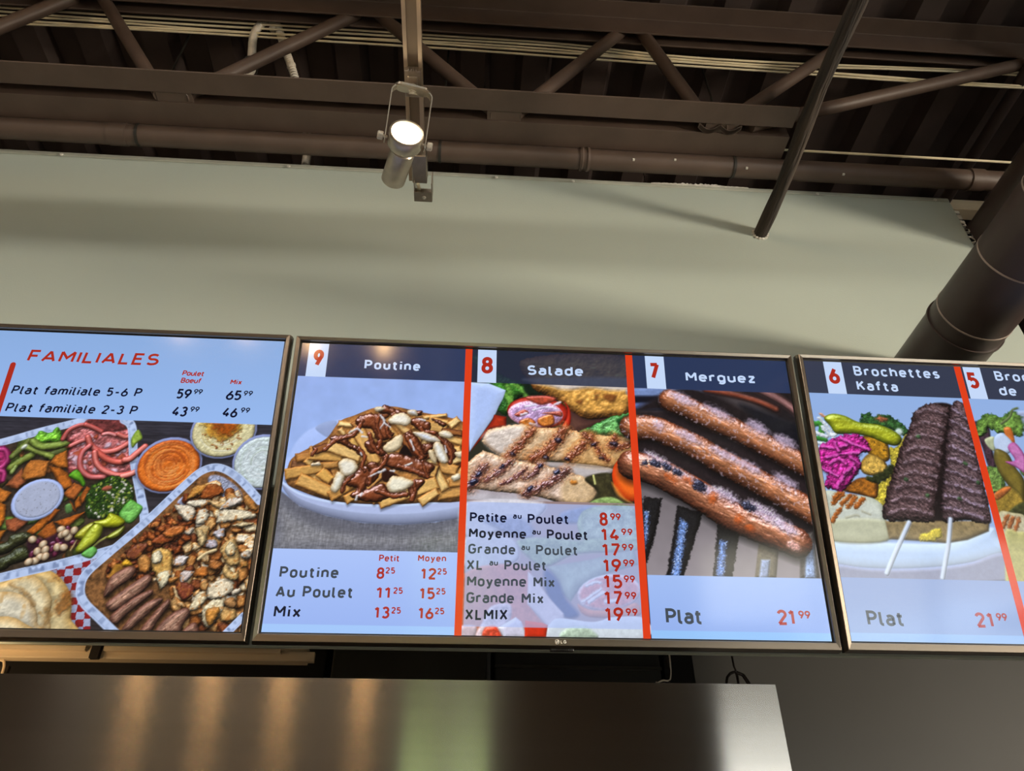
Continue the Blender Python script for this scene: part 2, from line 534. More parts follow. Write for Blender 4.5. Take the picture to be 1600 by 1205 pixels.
duct(1.251, 1.305, 0.0922, -2.5, 1.63, [(1.30, 0.0), (1.345, 0.003), (1.115, 0.0), (0.94, 0.0)],
     'big round brown duct entering the wall above the right screen')
duct(1.785, 1.97, 0.115, -2.5, 2.6, [(1.0, 0.0), (2.0, 0.0)],
     'dark round duct running past the broken right end of the wall')

# ------------------------------------------------------------------ cables
def cable(name, P, r, material, label, cat, group=None, n=8, seg=10):
    return tag(MB().tube(catmull(P, seg), r, n).build(name, material, smooth=True), label, cat, group)


rng = random.Random(11)
cab_z = [2.818, 2.802, 2.786, 2.744, 2.730]
for k in range(5):
    P = []
    for i in range(23):
        x = -6 + i * 0.42
        sag = 0.022 * math.sin(i * 0.83 + k * (0.4 if k < 3 else 0.9)) * (0.45 if k < 3 else 1.0)
        zz = cab_z[k]
        if x > 0.25:
            u_ = min(1.0, (x - 0.25) / 0.5)
            zz = zz * (1 - u_) + (2.768 - 0.010 * k) * u_                    # drawn together
        if x > 1.1:
            zz += (0.045 if k < 2 else -0.025) * min(1.0, (x - 1.1) / 0.9)   # and apart again
        P.append((x, 1.455 + 0.006 * (k % 3) + rng.uniform(-0.003, 0.003), E + zz - 0.032 + sag * 0.5 + rng.uniform(-0.003, 0.003)))
    cable('electrical_cable', P, 0.0040, M['cable'], 'cream cable in the bundle strung through the roof joist', 'cable',
          'cream cables strung through the roof joist')
cable('electrical_cable', [(0.8, 1.488, E + 2.224), (1.09, 1.488, E + 2.228), (1.5, 1.490, E + 2.231), (1.75, 1.488, E + 2.228), (1.9, 1.488, E + 2.227),
                           (2.4, 1.49, E + 2.227)], 0.0042, M['cable'], 'single cream cable lying on top of the brown pipe at right', 'cable')
fx = thing('flexible_conduit', 'ribbed grey flexible conduit looped over the joist', 'conduit', (-0.8, 1.47, E + 2.6))
fp = [(-0.772, 1.404, 2.29), (-0.779, 1.440, 2.42), (-0.786, 1.462, 2.50), (-0.806, 1.464, 2.60), (-0.822, 1.461, 2.72), (-0.808, 1.458, 2.800),
      (-0.780, 1.458, 2.828), (-0.752, 1.468, 2.800), (-0.715, 1.485, 2.70), (-0.66, 1.52, 2.56), (-0.625, 1.60, 2.45),
      (-0.60, 1.655, 2.36), (-0.59, 1.662, 2.24), (-0.585, 1.662, 2.15)]
_d = np.array(catmull([(a + 0.8, b - 1.47, c - 2.6) for a, b, c in fp], 20))
_s = np.concatenate([[0], np.cumsum(np.linalg.norm(np.diff(_d, axis=0), axis=1))])
_u = np.arange(0, _s[-1], 0.0026)
dense = [tuple(np.interp(u, _s, _d[:, k]) for k in range(3)) for u in _u]
_fm = MB().tube(dense, 0.01, 12, radii=[0.0150 if i % 4 in (0, 1) else 0.0115 for i in range(len(dense))])
_fm.mi = [1 if (i // 12) % 4 == 2 else 0 for i in range(len(_fm.f))]
_fm.build('armoured_sleeve', [M['flex'], M['groove']], fx, smooth=60)
MB().lathe((0.02, -0.012, 0.226), (0.6, -0.1, 0.3), [(-0.012, 0.010), (-0.012, 0.017), (0.012, 0.019), (0.016, 0.011)], 12, close=True).build(
    'conduit_connector', M['flex'], fx)
MB().lathe((0.035, 0.0, 0.19), (0.3, 0, 1), [(-0.015, 0.010), (-0.01, 0.015), (0.01, 0.014), (0.015, 0.009)], 12, close=True).build(
    'conduit_connector', M['flex'], fx)
MB().lathe((0.125, 0.035, 0.0), (0.2, 0.1, -1), [(-0.012, 0.010), (-0.008, 0.016), (0.008, 0.016), (0.012, 0.010)], 12, close=True).build(
    'conduit_connector', M['flex'], fx)
tie_ = MB().tube([(0.021 + 0.021 * math.cos(a), -0.034 + 0.040 * math.sin(a), -0.145 + 0.02 * math.cos(a)) for a in np.linspace(0, 2 * PI, 20)], 0.0022, 6)
tie_.build('cable_tie', M['tie'], fx)

# ------------------------------------------------------------------ track light
tr = thing('track_rail', 'grey lighting track, painted warm with lamp glow, hanging in front of the joist', 'lighting track', (-0.138, 1.142, E + 1.50))
prof = [(-0.019, 0.0), (-0.011, 0.0), (-0.011, 0.012), (0.011, 0.012), (0.011, 0.0), (0.019, 0.0), (0.019, 0.022), (-0.019, 0.022)]
MB().prism(prof, 'y', -3.4, 0.0).build('rail_body', M['rail'], tr)
MB().box(-0.0109, 0.0109, -3.4, 0.0, 0.008, 0.0118).build('conductor_slot', M['rail_dark'], tr)
for y in (-0.72, -3.0):
    MB().tube([(0, y, 0.022), (0, y, 1.37)], 0.006, 10).build('suspension_rod', M['rail'], tr)
eb = MB()
eb.box(-0.008, 0.026, -0.095, -0.02, -0.034, 0.0)
eb.build('feed_box', M['nickel'], tr, bevel=0.002)
e2 = MB()                                              # open cover at the end with its screw
XO = 0.017
e2.box(XO - 0.021, XO - 0.019, -0.03, 0.022, -0.045, 0.0)
e2.box(XO + 0.019, XO + 0.021, -0.03, 0.022, -0.045, 0.0)
e2.box(XO - 0.021, XO + 0.021, -0.005, 0.022, -0.047, -0.045)
e2.box(XO - 0.021, XO + 0.021, 0.020, 0.022, -0.045, 0.0)
ec = e2.build('end_cover', M['nickel'], tr)
MB().lathe((XO + 0.002, 0.010, -0.0468), (0, 0, -1), [(0, 0.005), (0.002, 0.0045), (0.003, 0.0)], 12).build('screw', M['knob'], ec)
MB().tube([(XO - 0.012, -0.02, -0.036), (XO - 0.010, 0.0, -0.030), (XO - 0.012, 0.015, -0.02)], 0.004, 8).build('feed_wire', M['cable'], ec)

ls = thing('track_spotlight', 'lit brushed nickel spotlight hanging from the track', 'spotlight', (-0.138, 0.885, E + 1.50))


def R3(p):
    return (p[0] + 0.138, p[1] - 0.885, p[2] - 1.50)


ad = MB()
ad.box(-0.017, 0.017, -0.03, 0.03, -0.014, 0.004)
ad.box(-0.010, 0.010, -0.02, 0.02, -0.020, -0.014)
for i in range(4):
    ad.box(-0.009 + i * 0.005, -0.006 + i * 0.005, -0.034, -0.028, -0.016, -0.002)
ad.build('track_adapter', M['nickel'], ls, bevel=0.0015)
Lc = Vector(R3((-0.1455, 0.935, 1.385)))
fd = Vector((0.20, -0.95, -0.17)).normalized()          # facing the room
sd = fd.cross(Vector((0, 0, 1))).normalized()           # to its side
ud = sd.cross(fd).normalized()
pv = Lc - fd * 0.022                                    # pivot, behind the lens
# U yoke: strap bent over the head, leaning up to the adapter
yv = (Vector((0.0, 0.004, -0.024)) - pv)
yl = yv.length
yv.normalize()
wd = sd.cross(yv).normalized()
if wd.y > 0:
    wd = -wd
hw = 0.043
yk = MB()
prf = []
for s_ in (-1, 1):
    pass
cross = [(-hw, -0.010)] + [(-hw, yl - 0.016)] + [(-hw + 0.014 * (1 - math.cos(a)), yl - 0.016 + 0.014 * math.sin(a)) for a in np.linspace(0.2, PI / 2, 5)]
cross = cross + [(-x_, z_) for x_, z_ in cross[::-1]]
inner = [(x_ * 0.955, z_ - (0.0022 if z_ > yl - 0.012 else 0.0)) for x_, z_ in cross]
bw = 0.013
ring = cross + inner[::-1]
nq = len(ring)
V_ = []
for off in (-bw, bw):
    for x_, z_ in ring:
        V_.append(pv + sd * x_ + yv * z_ + wd * off)
F_ = [(i, (i + 1) % nq, nq + (i + 1) % nq, nq + i) for i in range(nq)]
nh = len(cross)
for i in range(nh - 1):
    a_, b_, c_, d_ = i, i + 1, nq - 2 - i, nq - 1 - i
    F_ += [(a_, b_, c_, d_), (nq + a_, nq + d_, nq + c_, nq + b_)]
yk.add(V_, F_)
# rounded cover plate of the yoke
pl = []
for a in np.linspace(0, 2 * PI, 28, endpoint=False):
    cx_ = 0.020 * (1 if math.cos(a) > 0 else -1) + 0.018 * math.cos(a)
    pl.append((cx_, 0.024 * math.sin(a)))
V2 = [pv + sd * x_ + wd * y_ + yv * (yl + 0.0005 - t_) for t_ in (0.0, 0.004) for x_, y_ in pl]
yk.add(V2, [tuple(range(28)), tuple(range(28, 56))[::-1]] + [(i, (i + 1) % 28, 28 + (i + 1) % 28, 28 + i) for i in range(28)])
yo = yk.build('yoke', M['nickel'], ls)
MB().lathe(pv + yv * (yl - 0.0035), -yv, [(0, 0.008), (0.002, 0.008), (0.002, 0.0055), (0.005, 0.005), (0.005, 0.0)], 16).build(
    'yoke_screw', M['knob'], yo)
MB().tube([pv + yv * yl, (0.0, 0.0, -0.010)], 0.009, 12).build('swivel_stem', M['nickel'], ls)
for s_ in (-1, 1):
    k_ = MB()
    k_.lathe(pv + sd * s_ * 0.036, sd * s_, [(0, 0.003), (0.010, 0.003), (0.010, 0.008), (0.012, 0.009), (0.020, 0.009), (0.022, 0.007), (0.022, 0)], 18)
    k_.build('tilt_knob', M['knob'], ls, smooth=True)
hdm = MB()
hdm.lathe(Lc, -fd, [(0.002, 0.0300), (-0.002, 0.0318), (-0.003, 0.0350), (0.0, 0.0366), (0.030, 0.0366), (0.034, 0.034), (0.037, 0.028),
                    (0.037, 0.0)], 40)
hdm.build('lamp_ring', M['nickel'], ls, smooth=True)
MB().lathe(Lc, -fd, [(0.0, 0.0), (0.0005, 0.015), (0.002, 0.0302)], 40).build('lamp_lens', M['lens'], ls, smooth=True)
MB().lathe(Lc, -fd, [(0.036, 0.018), (0.050, 0.018)], 24).build('lamp_neck', M['knob'], ls, smooth=True)
bd = (-fd + Vector((-0.10, 0.0, -0.10))).normalized()
MB().lathe(Lc - fd * 0.048, bd, [(0.0, 0.0), (0.0, 0.024), (0.002, 0.0262), (0.088, 0.0262), (0.090, 0.025), (0.090, 0.0)], 36).build(
    'lamp_body', M['nickel'], ls, smooth=True)
sp = light('track_spotlight_beam', 'SPOT', tuple(Vector(ls.location) + Lc + fd * 0.012), 14.0, (1.0, 0.72, 0.42), spot_size=1.5,
           spot_blend=0.8, shadow_soft_size=0.025, aim=tuple(Vector(ls.location) + Lc + fd * 1.0))

# ================================================================== kitchen side, below the wall
hood = thing('range_hood', 'large brushed stainless range hood under the screens', 'range hood', (-0.5, 1.25, E - 0.446))
hp = MB()
hp.box(-2.2, 1.018, 0.0, 0.012, 0.0, 0.826)
hpo = hp.build('front_panel', M['steel'], hood)
hpo.rotation_euler = (math.radians(3.0), 0, 0)       # leans out a little at the top
hpo.location = (0, 0.0432, 0.0012)
uv_ = hpo.data.uv_layers.new(name='brush')
for lp_ in hpo.data.loops:
    c_ = hpo.data.vertices[lp_.vertex_index].co
    uv_.data[lp_.index].uv = (c_.x / 4 + c_.y, c_.z / 4 + c_.y)
MB().box(-2.2, 1.018, 0.016, 1.6, 0.810, 0.824).build('top_panel', M['steel'], hood)
MB().box(1.001, 1.018, 0.056, 1.6, 0.0, 0.810).build('side_panel', M['steel'], hood)
MB().box(-2.2, -2.183, 0.056, 1.6, 0.0, 0.810).build('side_panel', M['steel'], hood)
tag(MB().box(-0.318, 0.075, 1.985, 2.6, E + 0.380, E + 0.95).build('exhaust_plenum', M['dark_steel'], bevel=0.004),
    'dull steel exhaust box standing on the hood behind the middle screen', 'duct box')
cb = thing('make_up_air_box', 'black long box on the hood at left behind the screens', 'duct box', (-1.3, 2.0, E + 0.380))
MB().box(-1.2, 0.955, 0.05, 0.7, 0.0, 0.60).build('box_body', M['black'], cb, bevel=0.004)
kb = thing('make_up_air_box', 'dark grey long box on the hood at right of the steel exhaust box', 'duct box', (0.35, 2.0, E + 0.380))
MB().box(-0.255, 0.18, 0.0, 0.25, 0.0, 0.56).build('box_body', M['kitchen'], kb, bevel=0.004)
MB().box(-0.255, 0.18, -0.010, 0.0, 0.258, 0.266).build('box_seam', M['dark_steel'], kb)
tag(MB().box(0.545, 0.625, 2.02, 2.1, E + 0.380, E + 0.9).build('support_post', M['black'], bevel=0.002),
    'black post standing on the hood behind the right end of the middle screen', 'post')
lb = thing('ledger_board', 'warm lit cream board under the left screen', 'board', (-1.2, 1.86, E + 0.60))
MB().box(-1.6, 0.84, 0.0, 0.03, 0.003, 0.04).build('board_face', M['board'], lb, bevel=0.002)
MB().box(-1.6, 0.33, -0.012, 0.0, 0.018, 0.028).build('batten', M['board'], lb)
MB().box(0.372, 0.78, -0.012, 0.0, 0.018, 0.028).build('batten', M['board'], lb)
MB().box(0.345, 0.365, -0.014, 0.0, 0.0, 0.04).build('clip', M['hook'], lb)
MB().box(0.80, 0.86, -0.012, 0.002, 0.0, 0.022).build('clip', M['board'], lb)
light('added_board_lamp', 'AREA', (-1.25, 1.76, E + 0.46), 1.5, (1.0, 0.66, 0.34), shape='RECTANGLE', size=0.7, size_y=0.04, aim=(-1.2, 1.86, E + 0.62))  # added lamp, hidden behind the hood, to brighten the cream board
tag(MB().box(-1.62, -0.88, 1.735, 1.785, E + 0.42, E + 0.452).build('added_board_lamp_body', M['rail'], bevel=0.004),
    'added slim lamp body hidden behind the hood top under the cream board', 'light')
# hooks and wires
hk = thing('hanging_hook', 'dark steel ring hook hanging above the right end of the hood', 'hook', (0.705, 1.94, E + 0.60))
MB().tube([(0, 0, 2.27), (0, 0, 0.035), (0.003, 0, 0.022)], 0.0025, 8).build('hook_wire', M['hook'], hk)
MB().tube([(-0.044, 0, -0.06), (-0.022, 0, 0.006), (-0.012, 0, 0.016), (0, 0, 0.020), (0.004, 0, 0.012), (0.004, 0, -0.06)], 0.0035, 8).build('hook_prong', M['hook'], hk)
MB().tube([(0.004, 0, 0.018), (0.020, 0, 0.012), (0.056, 0, -0.06)], 0.0048, 8).build('hook_prong', M['hook'], hk)
hk2 = thing('hanging_wire', 'thin tan wire dangling behind the middle screen above the hood', 'wire', (0.535, 1.94, E + 0.60))
MB().tube(catmull([(-0.004, 0, 0.10), (-0.002, 0, 0.05), (0.002, 0, 0.02), (-0.004, 0, -0.02), (-0.006, 0, -0.16)], 6), 0.002, 6).build('wire_strand', M['hook'], hk2)
MB().tube(catmull([(0.003, 0, 0.10), (0.006, 0, 0.05), (0.0, 0, 0.0), (-0.02, 0, -0.004), (-0.034, 0, -0.012), (-0.036, 0, -0.02), (-0.036, 0, -0.16)], 6), 0.0022, 6).build(
    'wire_strand', M['flex'], hk2)
hl = thing('hanging_pulley', 'small brown bracket hung on a cord above the left end of the hood', 'bracket', (-1.07, 1.88, E + 0.60))
MB().tube([(0.020, 0, 0.05), (0.014, 0, 0.02), (0.008, 0, 0.002)], 0.0022, 6).build('cord', M['cable'], hl)
MB().tube(catmull([(-0.02, 0, 0.0), (0.006, 0, 0.002), (0.014, 0, -0.006), (0.018, 0, -0.028), (0.019, 0, -0.1)], 5), 0.0032, 6).build('bracket_arm', M['board'], hl)
MB().box(-0.01, 0.024, 0.006, 0.02, -0.10, -0.006).build('bracket_body', M['hook'], hl, bevel=0.004)

# ================================================================== pendants behind the photographer (they glow in the steel)
def make_pendant():
    t = thing('pendant_lamp', 'x', 'lamp', (0, 0, 0), group='copper tube pendants behind the photographer')
    MB().tube([(0, 0, 0.45), (0, 0, 0.475)], 0.004, 8).build('cord', M['tie'], t)
    MB().lathe((0, 0, 0), (0, 0, 1), [(0.40, 0.030), (0.46, 0.030), (0.475, 0.0)], 24).build('lamp_cap', M['shade'], t, smooth=True)
    MB().lathe((0, 0, 0), (0, 0, 1), [(0.0, 0.0), (0.004, 0.024), (0.40, 0.024)], 20).build('light_tube', M['bulb'], t, smooth=True)
    return t


PEND = [(-2.464, 'leftmost copper tube pendant behind the photographer'), (-1.916, 'second copper tube pendant from the left behind the photographer'), (-1.357, 'third copper tube pendant from the left behind the photographer'), (-0.734, 'rightmost copper tube pendant behind the photographer')]
p0 = None
for i, (x, lab) in enumerate(PEND):
    o = make_pendant() if p0 is None else copy_tree(p0)
    p0 = p0 or o
    o.location = (x, -3.5, E + 2.40)
    o['label'] = lab

# unseen strip lights: near one casts the joist shadow, left one is added fill
def strip_light(loc, sx, sy, label, energy, color):
    t = thing('strip_light', label, 'ceiling light', loc, group='strip lights behind the photographer')
    MB().box(-sx / 2, sx / 2, -sy / 2, sy / 2, 0.0, 0.05).build('housing', M['rail'], t)
    for k_ in (-0.4, 0.4):
        q_ = (sx * k_, 0) if sx > sy else (0, sy * k_)
        MB().tube([(q_[0], q_[1], 0.05), (q_[0], q_[1], E + 2.88 - loc[2])], 0.004, 8).build('hanger_rod', M['tie'], t)
    light('strip_light_tube', 'AREA', (loc[0], loc[1], loc[2] - 0.004), energy, color, shape='RECTANGLE', size=sx * 0.96, size_y=sy * 0.9)
    return t


strip_light((-1.0, -1.35, E + 2.71), 2.6, 0.30, 'long ceiling strip light nearest the counter', 100.0, (1.0, 0.90, 0.76))
strip_light((-4.6, -2.6, E + 2.74), 0.16, 2.4, 'added unseen strip light along the left wall, filling the room', 150.0, (1.0, 0.93, 0.82))

# added unseen lamp on a stand, gives the sage wall light from low right
wl = thing('added_wash_lamp', 'added unseen square lamp on a tall stand washing the sage wall from the right', 'work light', (4.5, -0.5, 0.0))
MB().lathe((0, 0, 0), (0, 0, 1), [(0, 0.0), (0, 0.22), (0.02, 0.22), (0.03, 0.03), (0.03, 0.0)], 28).build('base', M['black'], wl, smooth=True)
MB().tube([(0, 0, 0.03), (0, 0, E + 0.5)], 0.018, 14).build('pole', M['black'], wl)
_wh = MB().box(-0.28, 0.28, -0.28, 0.28, 0.01, 0.07).build('lamp_head', M['black'], wl, bevel=0.006)
_aim = (Vector((0.3, 1.6, 1.15)) - Vector((4.5, -0.5, 0.77))).to_track_quat('-Z', 'Y').to_euler()
_wh.location = (0, 0, E + 0.77)
_wh.rotation_euler = _aim
light('added_wash_panel', 'AREA', (4.5, -0.5, E + 0.77), 27.0, (1.0, 0.86, 0.68), shape='RECTANGLE', size=0.54, size_y=0.54, spread=1.05, aim=(0.3, 1.6, E + 1.15))

# ================================================================== lettering: a single-weight stroke alphabet
def arc(cx, cy, rx, ry, a0, a1, n=10):
    return [(cx + rx * math.cos(math.radians(a0 + (a1 - a0) * i / n)), cy + ry * math.sin(math.radians(a0 + (a1 - a0) * i / n))) for i in range(n + 1)]


def stad(x0, y0, x1, y1, r=None):
    r = r or (x1 - x0) / 2
    return arc(x1 - r, y1 - r, r, r, 90, 0, 6) + arc(x1 - r, y0 + r, r, r, 0, -90, 6) + arc(x0 + r, y0 + r, r, r, -90, -180, 6) + \
        arc(x0 + r, y1 - r, r, r, 180, 90, 6) + ['c']


XH = 0.70
GL = {
    'A': (0.62, [[(0, 0), (.31, 1), (.62, 0)], [(.1, .27), (.52, .27)]]),
    'B': (0.54, [[(0, 0), (0, 1), (.28, 1)] + arc(.28, .76, .22, .24, 90, -90, 8) + [(.0, .52)],
                 [(.26, .52)] + arc(.28, .26, .26, .26, 90, -90, 8) + [(0, 0)]]),
    'E': (0.46, [[(.46, 1), (0, 1), (0, 0), (.46, 0)], [(0, .52), (.40, .52)]]),
    'F': (0.44, [[(.46, 1), (0, 1), (0, 0)], [(0, .5), (.40, .5)]]),
    'G': (0.58, [arc(.29, .71, .29, .29, 25, 180, 9) + arc(.29, .29, .29, .29, 180, 360, 12) + [(.58, .48), (.32, .48)]]),
    'I': (0.0, [[(0, 0), (0, 1)]]),
    'K': (0.52, [[(0, 0), (0, 1)], [(.50, 1), (0, .36)], [(.2, .60), (.54, 0)]]),
    'L': (0.42, [[(0, 1), (0, 0), (.44, 0)]]),
    'M': (0.68, [[(0, 0), (0, 1), (.34, .36), (.68, 1), (.68, 0)]]),
    'P': (0.52, [[(0, 0), (0, 1), (.26, 1)] + arc(.26, .73, .27, .27, 90, -90, 9) + [(0, .46)]]),
    'S': (0.52, [arc(.27, .745, .25, .255, 35, 180, 8) + arc(.20, .745, .18, .23, 180, 270, 4)[1:] + arc(.30, .265, .24, .255, 90, -90, 8)[0:] + arc(.24, .265, .26, .265, -90, -145, 4)]),
    'X': (0.56, [[(0, 0), (.56, 1)], [(0, 1), (.56, 0)]]),
    'a': (0.44, [[(.03, .62)] + arc(.22, .50, .22, .20, 125, 0, 7) + [(.44, 0)],
                 [(.44, .42), (.19, .42)] + arc(.19, .21, .19, .21, 90, 270, 8) + [(.26, 0)] + arc(.26, .18, .18, .18, -90, 0, 4)]),
    'b': (0.46, [[(0, 0), (0, 1)], stad(0, 0, .46, XH)]),
    'c': (0.42, [arc(.22, XH - .22, .22, .22, 30, 180, 8) + arc(.22, .22, .22, .22, 180, 330, 8)]),
    'd': (0.46, [[(.46, 0), (.46, 1)], stad(0, 0, .46, XH)]),
    'e': (0.46, [[(0, .36), (.46, .36)] + [(.46, XH - .23)] + arc(.23, XH - .23, .23, .23, 0, 180, 10) + arc(.23, .23, .23, .23, 180, 325, 9)]),
    'f': (0.28, [[(.10, 0), (.10, .80)] + arc(.28, .82, .18, .18, 180, 90, 5) + [(.32, 1)], [(-.06, XH), (.30, XH)]]),
    'g': (0.46, [stad(0, 0, .46, XH), [(.46, XH), (.46, -.06)] + arc(.24, -.06, .22, .22, 0, -150, 8)]),
    'h': (0.46, [[(0, 0), (0, 1)], [(0, XH - .23)] + arc(.23, XH - .23, .23, .23, 180, 0, 9) + [(.46, 0)]]),
    'i': (0.0, [[(0, 0), (0, XH)], [(0, .90), (0, 1.04)]]),
    'k': (0.44, [[(0, 0), (0, 1)], [(.42, XH), (0, .26)], [(.15, .40), (.46, 0)]]),
    'l': (0.14, [[(0, 1), (0, .16)] + arc(.15, .15, .15, .15, 180, 270, 4) + [(.18, 0)]]),
    'm': (0.76, [[(0, 0), (0, XH)], [(0, XH - .19)] + arc(.19, XH - .19, .19, .19, 180, 0, 8) + [(.38, 0)],
                 [(.38, XH - .19)] + arc(.57, XH - .19, .19, .19, 180, 0, 8) + [(.76, 0)]]),
    'n': (0.46, [[(0, 0), (0, XH)], [(0, XH - .23)] + arc(.23, XH - .23, .23, .23, 180, 0, 9) + [(.46, 0)]]),
    'o': (0.46, [stad(0, 0, .46, XH)]),
    'r': (0.30, [[(0, 0), (0, XH)], [(0, XH - .22)] + arc(.22, XH - .22, .22, .22, 180, 75, 6) + [(.34, XH)]]),
    's': (0.42, [arc(.215, .525, .19, .175, 40, 180, 7) + arc(.20, .525, .175, .165, 180, 270, 4)[1:] + arc(.24, .18, .18, .18, 90, -90, 7) + arc(.2, .18, .2, .18, -90, -140, 3)]),
    't': (0.30, [[(.10, .94), (.10, .18)] + arc(.27, .17, .17, .17, 180, 270, 4) + [(.32, 0)], [(-.05, XH), (.30, XH)]]),
    'u': (0.46, [[(0, XH), (0, .23)] + arc(.23, .23, .23, .23, 180, 360, 9) + [(.46, XH)], [(.46, .3), (.46, 0)]]),
    'x': (0.44, [[(0, 0), (.44, XH)], [(0, XH), (.44, 0)]]),
    'y': (0.46, [[(0, XH), (.235, .05)], [(.46, XH), (.18, -.20), (.06, -.25), (.0, -.25)]]),
    'z': (0.42, [[(0, XH), (.42, XH), (0, 0), (.43, 0)]]),
    '1': (0.22, [[(-.02, .80), (.20, 1), (.20, 0)]]),
    '2': (0.48, [arc(.24, .74, .24, .26, 165, 0, 9) + arc(.20, .72, .28, .24, -5, -42, 3) + [(.0, 0), (.50, 0)]]),
    '3': (0.48, [arc(.23, .765, .215, .235, 155, -60, 9) + [(.20, .535)], [(.20, .535)] + arc(.23, .27, .25, .27, 70, -150, 10)]),
    '4': (0.56, [[(.34, 1), (0, .26), (.58, .26)], [(.40, .48), (.40, 0)]]),
    '5': (0.48, [[(.44, 1), (.06, 1), (.03, .50)] + arc(.24, .31, .25, .31, 128, -140, 10)]),
    '6': (0.50, [stad(0, 0, .50, .56, .25), [(.33, 1), (.03, .40)]]),
    '7': (0.48, [[(0, 1), (.50, 1), (.14, 0)]]),
    '8': (0.48, [stad(.03, .54, .45, 1, .21), stad(0, 0, .48, .54, .24)]),
    '9': (0.50, [stad(0, .44, .50, 1, .25), [(.17, 0), (.47, .60)]]),
    '-': (0.34, [[(0, .42), (.34, .42)]]),
}


def ribbon(mb, pts, w, y, m):
    closed = pts[-1] == 'c'
    P = [np.array(p, float) for p in (pts[:-1] if closed else pts)]
    Q = [P[0]]
    for p in P[1:]:
        if np.hypot(*(p - Q[-1])) > 1e-6:
            Q.append(p)
    if closed and np.hypot(*(Q[0] - Q[-1])) < 1e-6:
        Q.pop()
    n = len(Q)
    L_, R_ = [], []
    for i in range(n):
        a = Q[i - 1] if (closed or i > 0) else None
        b = Q[(i + 1) % n] if (closed or i < n - 1) else None
        d1 = (Q[i] - a) / np.hypot(*(Q[i] - a)) if a is not None else None
        d2 = (b - Q[i]) / np.hypot(*(b - Q[i])) if b is not None else None
        if d1 is None:
            d1 = d2
        if d2 is None:
            d2 = d1
        n1 = np.array((-d1[1], d1[0]))
        n2 = np.array((-d2[1], d2[0]))
        mt = n1 + n2
        ln = np.hypot(*mt)
        if ln < 1e-3:
            mt, k = n1, 1.0
        else:
            mt = mt / ln
            k = min(1.9, 1.0 / max(0.2, mt @ n1))
        L_.append(Q[i] + mt * k * w / 2)
        R_.append(Q[i] - mt * k * w / 2)
    vs_ = [(p[0], y, p[1]) for p in L_] + [(p[0], y, p[1]) for p in R_]
    fs_ = [(i, (i + 1) % n, n + (i + 1) % n, n + i) for i in range(n if closed else n - 1)]
    mb.add(vs_, fs_, m)


def letters(mb, text, x0, x1, yb, cap, w, y, m, slant=0.0, yb1=None):
    """text between x0 and x1 on the baseline; letter spacing solves for the width; w is the stroke as a share of the cap height"""
    w *= 1.26 if w < 0.165 else (1.10 if w < 0.175 else 1.0)

    def size(tr_):
        t = 0.0
        for ch in text:
            t += (0.34 if ch == ' ' else GL[ch][0] + w) + tr_
        return (t - tr_)
    inner = 1.0 - w
    cw = 1.0                                              # glyphs are drawn on the stroke centre line
    n = len(text)
    nat = size(0.0)
    full = (x1 - x0) / cap
    tr_ = (full - nat) / max(1, n - 1)
    if tr_ > 0.21 or tr_ < 0.02:                          # widen or narrow the letters as well
        tgt = min(0.21, max(0.06, tr_))
        cw = (full - tgt * (n - 1) - n * w) / max(0.05, (nat - n * w))
        cw = min(1.34, max(0.6, cw))
        tr_ = (full - n * w - (nat - n * w) * cw) / max(1, n - 1)
    x = 0.0
    for ch in text:
        if ch == ' ':
            x += (0.34 - w) * cw + w + tr_
            continue
        adv, strokes = GL[ch]
        for st in strokes:
            pts = []
            for p in st:
                if p == 'c':
                    pts.append('c')
                    continue
                gx, gy = x + w / 2 + p[0] * cw, w / 2 + p[1] * inner
                px = x0 + (gx + slant * gy) * cap
                base = yb if yb1 is None else yb + (yb1 - yb) * (gx / max(full, 1e-6))
                pts.append((px, base + gy * cap))
            if pts[-1] == 'c':
                ribbon(mb, pts, w * cap, y, m)
                continue
            run = [pts[0]]                                # break the stroke at sharp corners
            for k in range(1, len(pts)):
                run.append(pts[k])
                if k < len(pts) - 1:
                    ax, ay = pts[k][0] - pts[k - 1][0], pts[k][1] - pts[k - 1][1]
                    bx, by = pts[k + 1][0] - pts[k][0], pts[k + 1][1] - pts[k][1]
                    if (ax * bx + ay * by) < -0.15 * math.hypot(ax, ay) * math.hypot(bx, by):
                        ribbon(mb, run, w * cap, y, m)
                        run = [pts[k]]
            ribbon(mb, run, w * cap, y, m)
        x += adv * cw + w + tr_


# ================================================================== what the screens show, painted into a dense grid of coloured vertices
_tab = np.random.RandomState(7).rand(256, 256)


def vnoise(x, y, seed=0):
    x = x + seed * 17.31
    y = y + seed * 9.77
    xi, yi = np.floor(x).astype(int), np.floor(y).astype(int)
    fx, fy = x - xi, y - yi
    fx, fy = fx * fx * (3 - 2 * fx), fy * fy * (3 - 2 * fy)
    a, b, c, d = _tab[xi & 255, yi & 255], _tab[(xi + 1) & 255, yi & 255], _tab[xi & 255, (yi + 1) & 255], _tab[(xi + 1) & 255, (yi + 1) & 255]
    return (a * (1 - fx) + b * fx) * (1 - fy) + (c * (1 - fx) + d * fx) * fy


def fbm(x, y, seed=0, octs=3):
    s, t, k = 0, 0, 1.0
    for i in range(octs):
        s = s + k * vnoise(x * 2 ** i, y * 2 ** i, seed + i)
        t += k
        k *= 0.55
    return s / t * 2 - 1                                   # about -1..1


def pt(s):
    return [tuple(float(v) for v in q.split(',')) for q in s.split()]


C3 = lambda c: np.array(c, float) / 255.0


